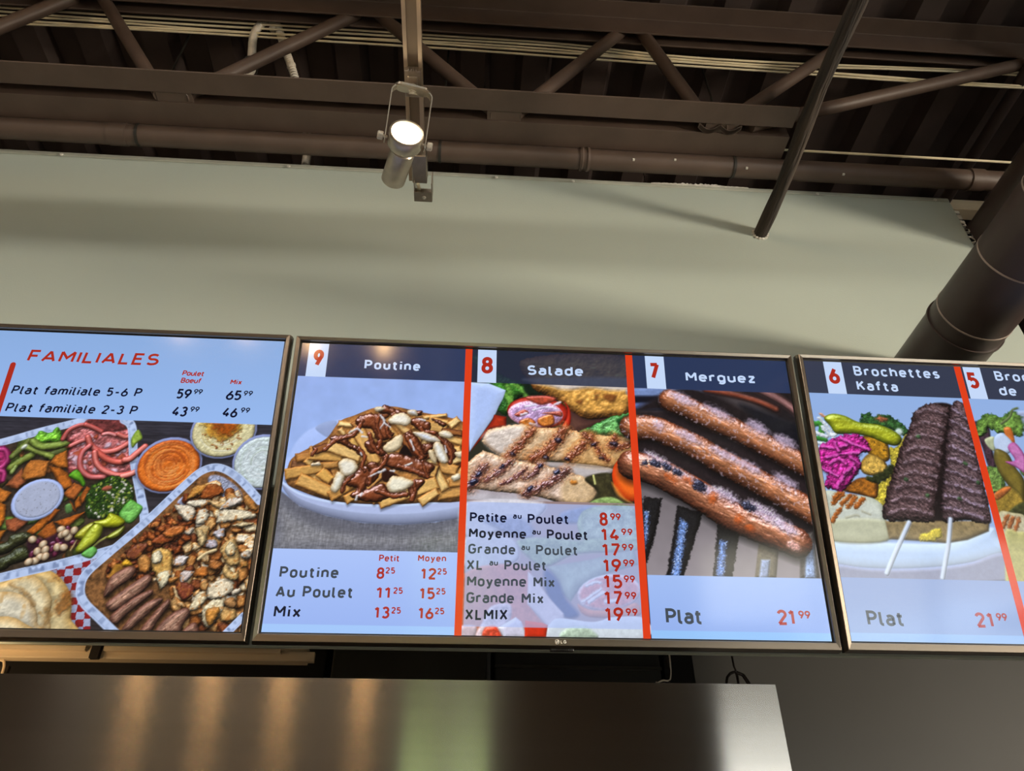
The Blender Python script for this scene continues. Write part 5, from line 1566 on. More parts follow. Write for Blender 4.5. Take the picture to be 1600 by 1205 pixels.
# ------------------------------------------------------------------ right screen
cv = Canvas(grid(0, 430, 1.2) + grid(436, 1000, 6), grid(0, 562.6, 1.2))
cv.rect(0, 0, 1000, 563, (142, 174, 226), col2=(160, 182, 226))
cv.blob("-36.1,386.7 -4.4,381.4 101.0,381.8 227.0,378.7 314.3,347.1 325.4,365.4 328.1,396.0 248.7,417.5 153.0,428.6 60.4,430.7 0.4,424.6 -40.0,410.8", (182, 206, 240), (196, 216, 244), r=20, tex=0.02, bump=0.25, feather=5)
cv.blob("-52.1,428.8 0.1,426.1 60.1,432.1 152.7,430.1 248.3,419.0 329.3,397.5 333.6,449.7 -53.8,458.0", (146, 152, 180), tex=0.03, feather=8)
for a_, c_, w_ in (("-1.4,144.6 13.9,142.3 12.6,159.6", (60, 130, 50), 12), ("-1.2,173.8 18.0,176.6", (50, 120, 46), 11), ("12.6,130.2 31.4,155.5 35.1,172.6", (202, 212, 222), 8), ("16.0,149.2 29.6,165.9 43.5,162.0", (206, 216, 226), 8),
                   ("0.5,163.5 22.4,169.6", (214, 222, 232), 9), ("17.4,121.2 29.3,129.5", (206, 150, 120), 7), ("-2.9,184.1 22.8,186.6", (196, 208, 220), 8), ("-1.3,194.2 10.7,200.5", (190, 204, 218), 7)):
    cv.line(a_, w_, c_, tex=0.2, feather=3, warp=2)
cv.blob("98.0,135.8 104.7,118.0 122.3,113.8 127.6,120.7 155.0,117.9 182.2,132.7 194.9,151.5 182.2,164.0 167.6,154.2 142.9,144.6 116.7,142.1", (52, 92, 46), (26, 54, 30), r=8, tex=0.5, ts=6, feather=3, warp=5, wscale=5, rough=3, bump=0.7)
cv.ell(*CK(470, 220), 12, 6, (140, 84, 56), tex=0.4, ts=4, feather=5, warp=4)
cv.ell(*CK(585, 300), 8, 8, (186, 206, 204), tex=0.2, feather=5, warp=2)
cv.blob("160.3,188.7 193.0,160.2 175.2,241.9 120.4,333.5 94.9,302.6 98.4,276.9 135.9,243.1 147.0,189.2", (196, 178, 62), (120, 110, 36), r=6, tex=0.4, ts=4, feather=3, rough=2.5, bump=0.7, warp=3)
cv.blob("89.7,170.7 112.7,163.0 135.3,165.7 145.8,182.4 142.8,212.9 124.3,220.2 104.0,207.5 97.4,190.9", (178, 128, 32), (70, 50, 20), r=8, tex=0.3, ts=6, feather=3, rough=1.5, bump=0.7, pits=((50, 40, 20), 5, 0.35, 0.6))
cv.blob("85.6,218.2 104.8,203.4 128.6,215.1 134.7,236.5 108.8,248.9 85.1,246.3 78.8,233.3", (204, 166, 78), (96, 70, 26), r=7, tex=0.3, ts=6, feather=3, rough=1.5, bump=0.7, pits=((60, 44, 20), 4, 0.35, 0.6))
cv.blob("44.9,272.0 73.8,254.9 107.2,257.1 104.6,286.3 94.6,296.2 65.7,289.1 36.6,282.5", (156, 96, 30), (70, 40, 16), r=8, tex=0.4, ts=6, feather=3, rough=2, bump=0.7)
cv.blob("89.0,251.1 109.1,247.2 146.6,222.9 144.1,242.8 115.6,263.4 92.9,264.1", (42, 48, 24), tex=0.5, ts=5, feather=5, warp=4)
cv.blob("22.6,129.8 40.9,119.6 67.0,122.9 94.6,135.9 133.9,139.7 161.6,150.9 177.4,167.6 166.4,183.4 145.1,182.4 111.6,168.2 79.7,162.4 43.4,162.7 32.9,146.8", (160, 166, 30), (92, 104, 16), r=13, tex=0.12, ts=8, feather=2.5, bump=0.8, spec=0.45, rough=1.2)
cv.blob("-1.9,207.6 13.2,185.2 45.6,168.8 89.5,163.1 108.3,193.9 81.3,206.6 81.4,231.6 58.6,258.6 35.1,285.8 19.2,281.8 -1.6,273.4 9.0,248.7 -1.5,234.2", (178, 38, 132), (104, 14, 74), r=10, tex=0.4, ts=9, feather=3, rough=5, bump=1.0, spec=0.2, warp=4)
for a_ in ("9.1,190.5 34.8,193.0 62.3,185.3", "51.6,172.0 69.6,181.6 103.3,194.0", "14.9,213.8 45.5,206.1 82.2,201.5", "1.2,237.4 18.9,246.7 30.7,252.9", "23.5,275.9 36.0,259.3 68.0,225.4", "19.1,227.0 37.2,216.4 51.7,225.9", "44.8,245.9 63.5,232.2 68.8,238.6", "36.6,182.7 40.1,199.5", "63.9,212.2 77.8,225.1"):
    cv.line(a_, 9, (214, 92, 184), (160, 30, 120), tex=0.2, ts=4, feather=3, warp=2.5, bump=0.9, shadow=(1, 3, 3, 0.4))
cv.blob("-0.8,283.7 40.4,288.2 87.1,293.9 109.3,310.1 111.2,340.0 103.2,378.7 -2.8,381.3 -3.0,355.4 -1.3,318.0", (200, 206, 196), (170, 176, 160), r=14, tex=0.08, ts=10, feather=3, bump=0.4, rough=1)
cv.blob("-0.8,342.9 109.6,340.0 102.9,380.2 -3.1,382.8", (176, 176, 140), tex=0.06, feather=8, alpha=0.6)
for a_ in ("33.5,287.8 11.4,308.8", "49.4,291.2 27.7,309.3", "57.6,294.7 39.5,313.7", "73.1,296.9 55.3,313.9", "22.7,319.8 1.4,344.4", "24.4,288.7 14.7,298.5"):
    cv.line(a_, 9, (158, 88, 34), tex=0.3, ts=3, feather=4, warp=3, wscale=3)
for a_ in ("31.7,335.9 51.5,330.6 57.6,332.0", "65.7,322.4 80.4,328.3"):
    cv.line(a_, 4, (150, 146, 120), feather=4, alpha=0.6)
KE = dict(r=16, tex=0.38, ts=4.5, bump=1.0, rough=2.6, feather=3, warp=3.5, wscale=6, spec=0.12, light=(0.3, -0.7, 0.55))
cv.blob("259.2,90.8 303.1,92.7 284.1,150.0 254.2,239.4 222.8,343.2 197.3,343.9 239.1,219.9 273.0,132.9", (26, 18, 18), tex=0.2, feather=4)
cv.blob("108.0,340.0 317.7,334.4 310.7,355.0 263.0,373.2 220.3,380.4 164.5,377.2 108.6,375.5", (140, 122, 86), (116, 100, 70), r=8, tex=0.2, ts=8, feather=4, smooth=False)
cv.blob("171.7,366.2 190.9,358.0 216.2,351.2 210.2,369.9 183.1,378.2 169.2,377.0", (204, 186, 70), tex=0.25, ts=4, feather=4, warp=3)
cv.blob("212.5,114.0 233.5,98.9 256.4,88.0 292.4,97.4 280.5,132.7 247.4,219.6 211.2,318.4 203.2,339.1 157.3,338.7 107.0,336.9 119.0,289.1 142.4,242.9 175.1,181.4 202.0,137.3", (92, 70, 72), (44, 30, 30), **KE)
cv.blob("297.9,92.9 318.1,80.6 331.9,100.6 327.8,183.1 326.7,263.5 321.9,324.9 313.5,338.3 269.3,335.7 221.9,333.9 242.7,252.9 263.9,185.2 282.6,132.6", (96, 76, 80), (44, 30, 32), **KE)
for k_ in range(9):
    y_ = 175 + k_ * 78
    xl, xr = 690 - (y_ - 150) * 0.28, 880 - (y_ - 150) * 0.13
    pl_ = [CK(xl + 10, y_ + 12), CK((xl * 2 + xr) / 3, y_ - 14), CK((xl + 2 * xr) / 3, y_ - 4), CK(xr - 8, y_ + 18)]
    cv.line([(p[0], p[1] + 6) for p in pl_], 6, (46, 32, 34), tex=0.3, feather=6, warp=4, alpha=0.7)
    cv.line(pl_, 7, (150, 128, 140), (96, 76, 80), tex=0.5, ts=3, feather=6, warp=5, wscale=4, alpha=0.65, rough=1.5)
    xl, xr = 905 - (y_ - 150) * 0.07, 1015 + (y_ - 150) * 0.19
    pl_ = [CK(xl + 12, y_ - 20), CK((xl * 2 + xr) / 3, y_ - 8), CK((xl + 2 * xr) / 3, y_ + 24), CK(xr - 12, y_ + 48)]
    cv.line([(p[0], p[1] + 6) for p in pl_], 6, (46, 32, 36), tex=0.3, feather=6, warp=4, alpha=0.7)
    cv.line(pl_, 8, (160, 142, 166), (100, 80, 90), tex=0.5, ts=3, feather=6, warp=5, wscale=4, alpha=0.7, rough=1.5)
for x_, y_ in ((700, 330), (630, 600), (760, 700), (1000, 500), (960, 720), (1080, 620)):
    cv.ell(*CK(x_, y_), 5, 4, (60, 84, 56), tex=0.4, feather=4, warp=2)
cv.line("155.0,341.9 129.6,379.5 109.1,410.2 90.6,440.3", 9, (204, 216, 236), (184, 198, 222), tex=0.03, feather=4)
cv.line("239.5,333.4 224.1,380.3 207.7,419.9 196.6,446.8", 9, (204, 216, 236), (184, 198, 222), tex=0.03, feather=4)
# second dish, half out of the photograph
cv.ell(520, 330, 150, 116, (186, 206, 238), edge=(206, 220, 246), r=24, tex=0.02, bump=0.3, alpha=1.0)
cv.scatter([(420, 200), (500, 180), (600, 210), (630, 320), (590, 400), (480, 420), (415, 390)], 260, 10, 22, [((104, 140, 62), (48, 78, 34)), ((120, 104, 40), (76, 68, 30)), ((190, 116, 176), (150, 70, 130)), ((196, 106, 44), (120, 60, 20))], 5, tex=0.3, feather=4)
cv.blob("428.0,105.6 454.4,97.5 524.5,94.8 514.5,127.4 451.0,133.2", (150, 164, 196), tex=0.05, feather=8)
cv.blob("337.7,130.3 354.1,126.1 369.4,132.6 363.1,181.5 361.3,225.6 345.5,222.8 342.8,182.2", (70, 50, 62), (40, 30, 36), r=6, tex=0.4, ts=6, feather=4, rough=2, bump=0.7)
cv.blob("361.3,111.7 383.4,105.5 401.8,113.7 430.1,98.4 447.5,115.6 439.1,151.2 415.0,152.1 385.2,149.6 367.5,139.7 356.9,154.1 338.1,161.7 338.4,140.8", (104, 140, 62), (48, 78, 34), r=8, tex=0.45, ts=7, feather=3, rough=3, bump=0.8, warp=4)
cv.line("397.9,128.1 419.1,113.1 430.6,96.6 444.1,91.4", 5, (96, 110, 70), feather=2)
cv.blob("337.0,229.8 358.8,222.4 371.5,248.6 361.8,271.9 334.6,276.0", (110, 140, 70), (60, 84, 40), r=8, tex=0.45, ts=6, feather=3, rough=3, bump=0.7, warp=3)
cv.blob("400.1,138.6 415.6,138.0 415.2,169.4 403.8,180.2 399.4,159.6", (196, 106, 44), tex=0.15, feather=3, spec=0.2)
cv.blob("352.5,164.7 374.3,158.7 368.0,188.2 356.3,181.8", (176, 184, 150), tex=0.1, feather=3)
cv.blob("373.8,160.5 393.7,149.3 410.9,173.0 393.2,194.2 370.6,184.7", (190, 206, 236), (166, 184, 214), r=8, tex=0.05, feather=2.5)
cv.blob("370.6,184.7 393.2,194.2 400.7,221.0 412.2,250.7 399.9,293.5 381.7,271.3 366.7,242.1 360.8,208.8", (120, 104, 40), (76, 68, 30), r=12, tex=0.15, ts=10, feather=3, bump=0.7, spec=0.15)
cv.blob("397.0,180.4 415.2,169.4 428.5,199.9 418.7,233.9 404.8,224.3 383.4,211.5 404.6,207.4", (190, 116, 176), (150, 70, 130), r=6, tex=0.15, feather=3, bump=0.6)
cv.blob("337.7,288.8 374.5,261.7 400.2,287.0 390.0,322.6 338.8,320.8", (150, 124, 50), (90, 80, 34), r=8, tex=0.3, ts=8, feather=4, rough=2)
cv.blob("337.8,282.4 367.0,265.2 379.3,268.1 346.6,291.8", (176, 100, 50), tex=0.3, feather=4)
cv.blob("359.2,317.1 401.6,293.5 392.3,325.7", (60, 62, 34), tex=0.3, feather=4)
cv.blob("338.8,320.8 369.0,316.8 394.7,328.8 375.7,394.4 334.3,395.4", (196, 190, 160), (160, 152, 116), r=8, tex=0.15, ts=8, feather=3)
for a_ in ("357.4,323.5 341.6,345.9", "367.9,326.4 354.5,345.6", "378.4,329.2 363.1,354.7"):
    cv.line(a_, 8, (150, 90, 50), tex=0.3, ts=3, feather=4, warp=3)
cv.blob("346.3,352.1 368.0,354.6 383.8,366.6 351.6,478.1 314.4,478.8 334.4,389.3", (176, 172, 112), tex=0.1, feather=6)
cv.rect(0, 0, 1000, 74, (52, 58, 78))
cv.rect(0, 449.5, 1000, 548, (146, 168, 214), col2=(150, 172, 216))
cv.rect(0, 548, 1000, 563, (156, 190, 236))
screen_mesh(cv, tvr)
TV = tvr
bar(327, 0, 341.5, 563, ORANGE, 325, 340, tv=tvr)
for u0, u1 in ((42, 81), (346, 384)):
    bar(u0, 0.5, u1, 74, WHITE, tv=tvr)
write('6', "48.8,52.0 72.2,51.0", 38, 0.21, RED)
write('5', "349.7,50.2 373.3,50.7", 38, 0.21, RED)
write('Brochettes', "104.7,30.5 290.4,30.3", 22.5, 0.19, WHITE)
write('Kafta', "105.2,64.3 192.8,64.5", 22.5, 0.19, WHITE)
write('Brochettes', "412.5,29.8 601.9,31.1", 22.5, 0.19, WHITE)
write('de', "413.0,63.9 450.1,63.9", 22.5, 0.19, WHITE)
write('Plat', "36.3,535.1 105.0,535.0", 27, 0.15, HAZED)
price('21', '99', "241.1,534.8 274.0,534.3", 27, RUST, "281.9,522.9 302.6,523.1")

# ------------------------------------------------------------------ left screen
cv = Canvas(grid(0, 470, 6) + grid(475, 1000, 1.2), grid(0, 562.6, 1.2))
cv.rect(0, 0, 1000, 563, (46, 48, 62), col2=(48, 42, 42))
cv.grain(0, 170, 1000, 563, 0.30, 60, 2.2, 3)
cv.grain(0, 170, 1000, 563, 0.15, 14, 3.0, 2)
# checked napkin
w_ = cv.win(*pt("645.6,441.9")[0], *pt("766.5,574.7")[0])
q_ = cv.sd_poly(cv.X[w_], cv.Y[w_], pt("655.8,467.4 667.2,456.2 733.4,439.9 740.1,480.1 743.0,526.5 754.4,574.9 726.8,575.3 690.5,492.0"))
ca_, sa_ = math.cos(0.12), math.sin(0.12)
gu, gv = (cv.X[w_] * ca_ - cv.Y[w_] * sa_) / 13.6, (cv.X[w_] * sa_ + cv.Y[w_] * ca_) / 12.6
ck = ((np.floor(gu) + np.floor(gv)) % 2)[..., None]
cc = C3((140, 34, 36)) * (1 - ck) + C3((160, 168, 200)) * ck
cc = cc * (0.93 + 0.1 * vnoise(cv.X[w_] / 3, cv.Y[w_] / 3)[..., None])
mk = np.clip(q_ / 1.5 + 0.5, 0, 1)[..., None]
cv.C[w_] = cv.C[w_] * (1 - mk) + cc * mk
# flat breads
for a_, c_, e_ in (("435.3,515.0 512.5,485.0 582.2,483.5 606.5,475.8 632.0,471.6 657.0,465.2 679.6,476.9 698.4,495.4 709.7,518.4 714.9,544.6 715.6,575.5 456.8,579.9", (208, 188, 140), (176, 140, 80)),
                   ("438.7,525.4 533.1,495.3 584.2,490.7 607.0,477.6 630.7,473.4 653.4,485.6 673.4,508.5 678.0,520.8 677.6,538.3 668.4,576.3 456.8,579.9", (214, 200, 164), (180, 148, 96)),
                   ("442.7,537.5 536.7,507.7 587.9,503.4 614.4,504.3 640.4,516.2 656.7,535.2 662.2,552.4 663.3,576.4 456.8,579.9", (212, 204, 182), (176, 148, 104)),
                   ("498.1,550.2 599.3,544.1 616.8,544.6 635.9,551.2 666.7,576.3 507.2,579.0", (214, 200, 164), (170, 136, 84))):
    cv.blob(a_, c_, e_, r=16, tex=0.14, ts=12, bump=0.7, rough=2.2, feather=2, shadow=(3, -3, 5, 0.25), pits=((186, 140, 76), 13, 0.35, 0.5))
cv.ell(*CB(605, 850), 12, 22, (128, 76, 30), rot=0.2, tex=0.4, ts=6, feather=10, warp=5, alpha=0.75)
cv.ell(*CB(540, 620), 10, 5, (176, 124, 60), rot=0.7, tex=0.3, feather=7, warp=4, alpha=0.7)
for a_ in ("670.6,531.4 679.3,538.3 672.2,564.3", "602.2,492.1 628.3,504.0 649.6,524.8"):
    cv.line(a_, 7, (150, 110, 60), tex=0.3, feather=6, alpha=0.6, warp=3)

# salad tray
cv.blob("100.9,377.2 512.0,234.8 574.5,211.0 655.1,183.5 667.7,162.0 714.7,160.2 741.4,196.0 757.6,255.6 784.7,327.3 799.6,366.2 801.3,390.6 790.8,411.6 748.5,429.7 670.9,455.0 581.2,480.0 193.3,598.3", (56, 46, 36), (40, 34, 30), r=10, tex=0.4, ts=8, smooth=False)
cv.scatter(pt("454.8,271.7 579.5,230.0 659.9,204.1 720.4,186.4 772.7,310.7 784.9,404.9 668.1,443.9 517.2,478.2"), 90, 7, 14, [((84, 96, 44), (40, 50, 20)), ((120, 74, 40), (60, 36, 20)), ((60, 54, 30), (30, 28, 16)), ((104, 130, 60), (50, 70, 24)), ((96, 60, 60), (50, 30, 30))], 41, rough=2, tex=0.4, ts=5, feather=3, r=6, warp=2)
cv.rim("310.2,305.5 512.0,234.8 574.5,211.0 655.1,183.5 714.7,160.2", 15)
cv.blob("434.2,258.4 513.7,240.8 524.1,241.3 536.7,253.1 540.8,269.7 536.0,290.0 534.3,313.6 453.1,319.7", (140, 36, 84), (80, 14, 50), r=10, tex=0.4, ts=8, feather=3, rough=2, spec=0.2)
for a_ in ("515.8,248.2 526.4,249.7 534.4,266.2 528.5,281.1 519.5,285.1", "523.9,288.6 534.9,291.9 537.2,306.3"):
    cv.line(a_, 9, (176, 60, 116), (120, 24, 74), tex=0.2, feather=3, spec=0.3)
cv.blob("566.4,233.3 572.6,217.9 578.7,208.1 595.6,213.3 606.2,200.4 616.2,212.5 618.7,229.6 596.8,231.3 580.0,239.5", (124, 190, 54), (58, 110, 24), r=10, tex=0.35, ts=7, feather=2, rough=3, bump=0.9, spec=0.2, warp=2)
for a_, w_, c_ in (("541.3,260.4 552.4,245.1 562.0,229.7", 12, (104, 112, 58)), ("544.0,282.5 556.1,271.0 574.5,257.4", 14, (126, 138, 60)), ("548.2,291.5 551.9,280.4", 9, (150, 166, 100)), ("603.2,256.5 617.1,250.4 628.0,246.3", 12, (84, 92, 50)),
                   ("563.5,241.9 584.4,249.6 610.6,258.5", 12, (158, 174, 84)), ("569.9,230.4 585.1,239.3 602.1,238.7 621.6,234.3 642.8,222.1", 15, (140, 162, 74))):
    cv.line(a_, w_, c_, (70, 84, 30), tex=0.2, ts=4, feather=2, bump=0.8, spec=0.15, shadow=(1, 3, 3, 0.45), warp=1)
cv.ell(*CL(255, 390), 6, 4, (196, 204, 190), rot=-0.8, feather=3)
cv.blob("618.5,222.0 628.5,206.3 649.9,194.0 661.2,182.9 716.9,179.9 726.3,199.0 747.8,204.1 765.0,273.6 748.1,290.7 698.3,296.9 673.6,285.7 648.7,288.3 635.5,255.4 642.3,234.5", (166, 92, 92), (110, 46, 46), r=12, tex=0.5, ts=9, rough=4, bump=0.8, spec=0.25, feather=3)
cv.blob("659.3,182.0 715.1,179.9 728.5,200.9 695.0,207.8 667.5,202.1", (104, 50, 50), tex=0.5, ts=8, feather=5, rough=2)
cv.scatter(pt("637.8,244.1 663.2,220.5 729.7,206.6 760.0,266.3 729.1,282.1 688.8,292.6 649.5,284.6"), 46, 4, 9, [((206, 178, 196), (170, 120, 130)), ((196, 160, 170), (160, 90, 96)), ((170, 84, 60), (120, 50, 40))], 3, tex=0.2, feather=3, r=4, warp=1.5)
TK = dict(tex=0.12, ts=5, feather=2, bump=0.9, spec=0.3, shadow=(1, 3, 3, 0.5))
for a_, w_, c_ in (("622.4,223.8 628.5,206.3 643.4,196.2 656.8,193.7", 9, (160, 82, 78)), ("656.8,193.7 672.0,199.0 687.7,206.2", 9, (176, 90, 84)), ("639.4,236.5 655.9,226.4 670.5,222.1", 9, (196, 110, 106)),
                   ("666.2,218.5 676.2,235.2 696.8,245.9 720.4,243.2 739.9,229.3 750.1,211.7", 11, (208, 114, 104)), ("692.5,211.8 702.4,209.5 715.4,212.9", 8, (206, 140, 140)), ("673.6,235.3 664.3,247.0 662.8,265.7 671.4,283.9 689.4,295.3 713.1,294.6", 10, (200, 112, 112)),
                   ("688.2,246.2 714.3,262.2 739.0,265.1 754.2,255.3 759.5,247.6", 12, (208, 96, 80)), ("685.3,248.2 693.4,268.5 710.4,282.7 739.6,291.0 767.1,283.7", 11, (222, 130, 120)), ("720.2,210.8 737.0,216.0 746.7,204.1", 9, (190, 110, 100))):
    cv.line(a_, w_, c_, (150, 56, 50), **TK)
cv.rim("724.0,181.0 741.4,196.0 757.6,255.6 784.7,327.3 799.6,366.2 801.3,390.6 790.8,411.6 748.5,429.7 670.9,455.0 581.2,480.0 299.9,566.4", 16)
for a_, w_, c_ in (("742.5,260.9 751.6,258.5 760.9,247.8 773.4,233.7", 12, (212, 120, 110)), ("743.8,292.8 758.0,288.2 772.9,279.6", 11, (222, 140, 128))):
    cv.line(a_, w_, c_, (170, 70, 60), **TK)
cv.blob("745.2,219.8 753.7,200.2 765.1,217.0 756.7,227.9 750.8,236.6", (150, 176, 70), (96, 120, 40), r=5, tex=0.3, feather=2)
CHK = dict(r=6, tex=0.22, ts=6, bump=0.7, rough=1.6, feather=1.6, smooth=False, warp=1.0, shadow=(2, 3, 3, 0.5), pits=((120, 58, 20), 6, 0.4, 0.5))
for a_, c_ in (("544.1,316.0 564.8,281.4 574.8,301.6 581.9,304.1 566.8,322.5", (160, 90, 54)), ("574.9,266.7 592.0,265.8 609.6,267.8 608.8,297.8 575.9,305.5 567.1,299.1 569.1,280.2", (190, 116, 50)), ("610.4,271.1 616.8,256.0 634.6,245.1 645.2,279.6 629.7,280.1", (186, 108, 40)),
               ("609.4,277.1 631.7,280.1 647.8,290.2 663.7,313.4 644.0,323.8 630.1,301.7", (176, 98, 34)), ("648.5,328.2 663.5,307.0 680.9,315.0 671.7,340.9 656.9,335.1", (176, 98, 44)), ("662.4,340.3 669.5,345.4 680.1,361.9 668.7,356.0", (160, 82, 30)),
               ("682.2,321.8 686.7,312.3 694.4,317.9 694.6,331.3 685.5,349.4 679.8,336.2", (170, 92, 36)), ("672.1,342.7 677.7,330.9 686.0,350.2 677.1,356.1", (196, 108, 36)), ("483.8,311.6 536.3,320.8 559.0,329.4 553.1,345.2 544.5,349.8 491.1,336.4", (190, 112, 44)),
               ("491.1,336.4 543.8,347.2 556.0,352.1 561.2,379.9 556.9,393.8 508.5,395.0", (186, 106, 34)), ("562.7,378.9 583.9,373.1 603.4,381.1 584.3,401.3 568.6,396.9", (156, 86, 54)), ("601.4,402.7 622.7,374.8 642.4,358.3 647.9,362.1 630.7,391.5 617.6,403.6", (190, 106, 36)),
               ("645.8,380.5 662.7,373.3 696.3,359.8 675.2,386.5 665.0,389.6", (190, 100, 36)), ("623.0,403.5 633.1,386.6 644.0,379.2 657.4,399.4 656.9,412.1 647.9,417.2", (168, 92, 36)), ("504.7,400.5 558.1,398.1 568.9,396.5 563.2,415.9 513.1,428.4", (186, 112, 40))):
    cv.blob(a_, c_, tuple(int(v * 0.62) for v in c_), **CHK)
cv.ell(*CL(392, 942), 45, 38, (176, 194, 240), rot=-0.45, edge=(150, 166, 216), r=5, tex=0.03, bump=0.4, feather=2, shadow=(3, 4, 4, 0.4))
cv.ell(*CL(394, 940), 39, 33, (166, 174, 200), rot=-0.45, edge=(150, 160, 190), r=4, tex=0.05, bump=0.3, feather=2, pits=((110, 112, 118), 2.6, 0.45, 0.6))
cv.blob("631.7,379.7 641.3,355.9 651.3,358.3 638.4,380.4", (186, 104, 40), (110, 56, 20), r=6, tex=0.2, feather=1.6, smooth=False)
cv.blob("650.1,293.8 662.6,282.4 681.7,305.6 680.4,314.3 671.6,305.9 658.3,299.9", (112, 182, 44), (60, 120, 20), r=7, tex=0.2, feather=1.8, bump=0.8, spec=0.15)
cv.blob("657.5,351.0 666.4,346.4 672.1,359.4 664.3,364.9", (90, 130, 70), tex=0.3, feather=3)
cv.blob("692.3,350.1 689.3,330.6 695.2,312.4 712.4,299.2 731.1,291.3 749.6,298.0 768.5,310.2 775.0,337.1 755.7,364.2 717.9,373.9 698.1,367.5", (38, 62, 24), (24, 40, 16), r=8, tex=0.6, ts=4, feather=3, rough=3, warp=3)
cv.scatter(pt("694.0,350.0 691.0,330.5 697.3,314.2 714.3,300.0 731.5,293.1 749.8,298.9 766.8,310.3 773.3,337.1 755.3,362.4 717.3,371.3"), 260, 1.6, 3.6, [((92, 126, 40), (44, 70, 20)), ((60, 92, 30), (30, 50, 16)), ((150, 160, 70), (90, 110, 40)), ((200, 200, 190), (150, 150, 130)), ((40, 66, 24), (20, 40, 14))], 8, tex=0.2, feather=1.6, r=2)
cv.ell(*CL(1120, 825), 9, 5, (150, 80, 60), rot=-0.2, tex=0.2, feather=3)
cv.blob("754.6,362.7 768.2,337.4 781.5,341.8 793.9,352.1 782.3,377.2 767.9,377.6", (116, 186, 88), (64, 124, 44), r=7, tex=0.2, feather=2, bump=0.8, spec=0.15, rough=1.5)
cv.blob("460.1,429.7 564.7,421.5 578.5,406.5 603.7,399.4 615.9,410.9 593.3,427.4 570.5,441.8 469.9,460.7", (60, 62, 34), (30, 32, 18), r=12, tex=0.45, ts=6, rough=2.2, bump=0.9, spec=0.35, feather=2)
cv.blob("473.3,471.5 571.5,445.5 593.6,428.7 610.9,426.0 623.9,437.8 618.6,448.1 593.0,458.8 578.2,469.1 480.6,494.6", (54, 58, 30), (26, 28, 14), r=12, tex=0.45, ts=6, rough=2.2, bump=0.9, spec=0.35, feather=2)
cv.blob("609.2,412.9 634.3,412.3 672.5,390.4 688.9,397.6 684.4,424.2 657.3,445.4 632.5,453.3 621.2,444.3", (48, 24, 34), tex=0.3, feather=5)
for x_, y_ in ((350, 280), (500, 300), (545, 268), (488, 350), (640, 165), (665, 215), (520, 390), (300, 400), (690, 290), (560, 310)):
    cv.ell(*CB(x_, y_), 7, 5, (92, 30, 54), rot=x_ * 0.1, edge=(50, 12, 26), r=4, tex=0.15, spec=0.5, feather=1.6)
for x_, y_ in ((305, 260), (405, 305), (350, 372), (425, 358), (375, 425), (425, 420), (325, 462), (270, 470), (575, 165), (585, 215), (645, 237), (697, 175), (538, 332), (598, 335), (615, 200)):
    cv.ell(*CB(x_, y_), 7.6, 6.6, (208, 192, 164), rot=x_ * 0.3, edge=(150, 120, 90), r=6, tex=0.06, spec=0.2, feather=1.5, shadow=(1, 2, 2, 0.5))
PK = dict(r=11, tex=0.1, ts=6, bump=0.9, spec=0.45, rough=0.8, feather=1.8, shadow=(1, 4, 4, 0.45))
cv.line("742.0,405.8 732.6,412.7 723.9,422.3", 4, (150, 150, 80), tex=0.1)
cv.line("692.5,412.7 689.4,422.2 686.7,429.8", 3, (150, 130, 90), tex=0.1)
cv.blob("741.7,406.2 752.4,395.0 767.5,384.1 770.5,391.7 763.7,404.3 752.0,409.7", (152, 156, 44), (86, 90, 20), **PK)
cv.blob("687.3,406.2 696.3,390.7 710.3,379.8 717.3,384.4 707.2,413.3 699.8,412.5", (160, 158, 34), (90, 88, 16), **PK)
cv.blob("714.5,378.1 732.6,372.4 738.5,361.9 757.5,367.8 768.4,377.3 760.0,387.7 734.5,389.2 718.5,383.4", (180, 184, 30), (104, 108, 12), **PK)
cv.blob("694.9,428.6 703.4,404.9 713.5,385.5 722.5,381.0 732.3,388.8 731.3,407.0 718.9,424.3 703.4,435.4", (178, 186, 52), (104, 112, 20), **PK)
cv.blob("706.5,436.8 722.1,422.4 732.2,430.6 723.4,443.4", (116, 190, 96), (70, 130, 50), r=6, tex=0.2, feather=1.8, bump=0.7, spec=0.15)

# dips
def dip(x, y, rx, ry, col, edge, swirl, rot=-0.25):
    c = CR(x, y)
    cv.ell(*c, rx, ry, (150, 162, 214), rot=rot, edge=(120, 130, 176), r=4, tex=0.05, bump=0.4, feather=2, shadow=(2, 5, 5, 0.4))
    cv.ell(*c, rx - 2.5, ry - 2.5, (112, 122, 160), rot=rot, tex=0.05, feather=1.5)
    cv.ell(c[0], c[1] + 1, rx - 4, ry - 4.5, col, rot=rot, edge=edge, r=6, tex=0.12, ts=6, bump=0.6, rough=1.5, spec=0.2, feather=2)
    rg = np.random.RandomState(int(x))
    for k in range(swirl[0]):
        rr = 0.12 + 0.80 * k / swirl[0]
        a0 = rg.uniform(0, 6.28)
        ln = rg.uniform(1.2, 3.6)
        P = [(c[0] + rr * (rx - 5) * math.cos(a0 + ln * t) * 0.95, c[1] + rr * (ry - 5) * math.sin(a0 + ln * t)) for t in np.linspace(0, 1, 12)]
        cv.line(P, rg.uniform(2.0, 4.5), swirl[1] if k % 2 else swirl[2], tex=0.2, feather=3, warp=1.8, wscale=4, alpha=swirl[3], smooth=False, spec=0.25, rough=0.6)


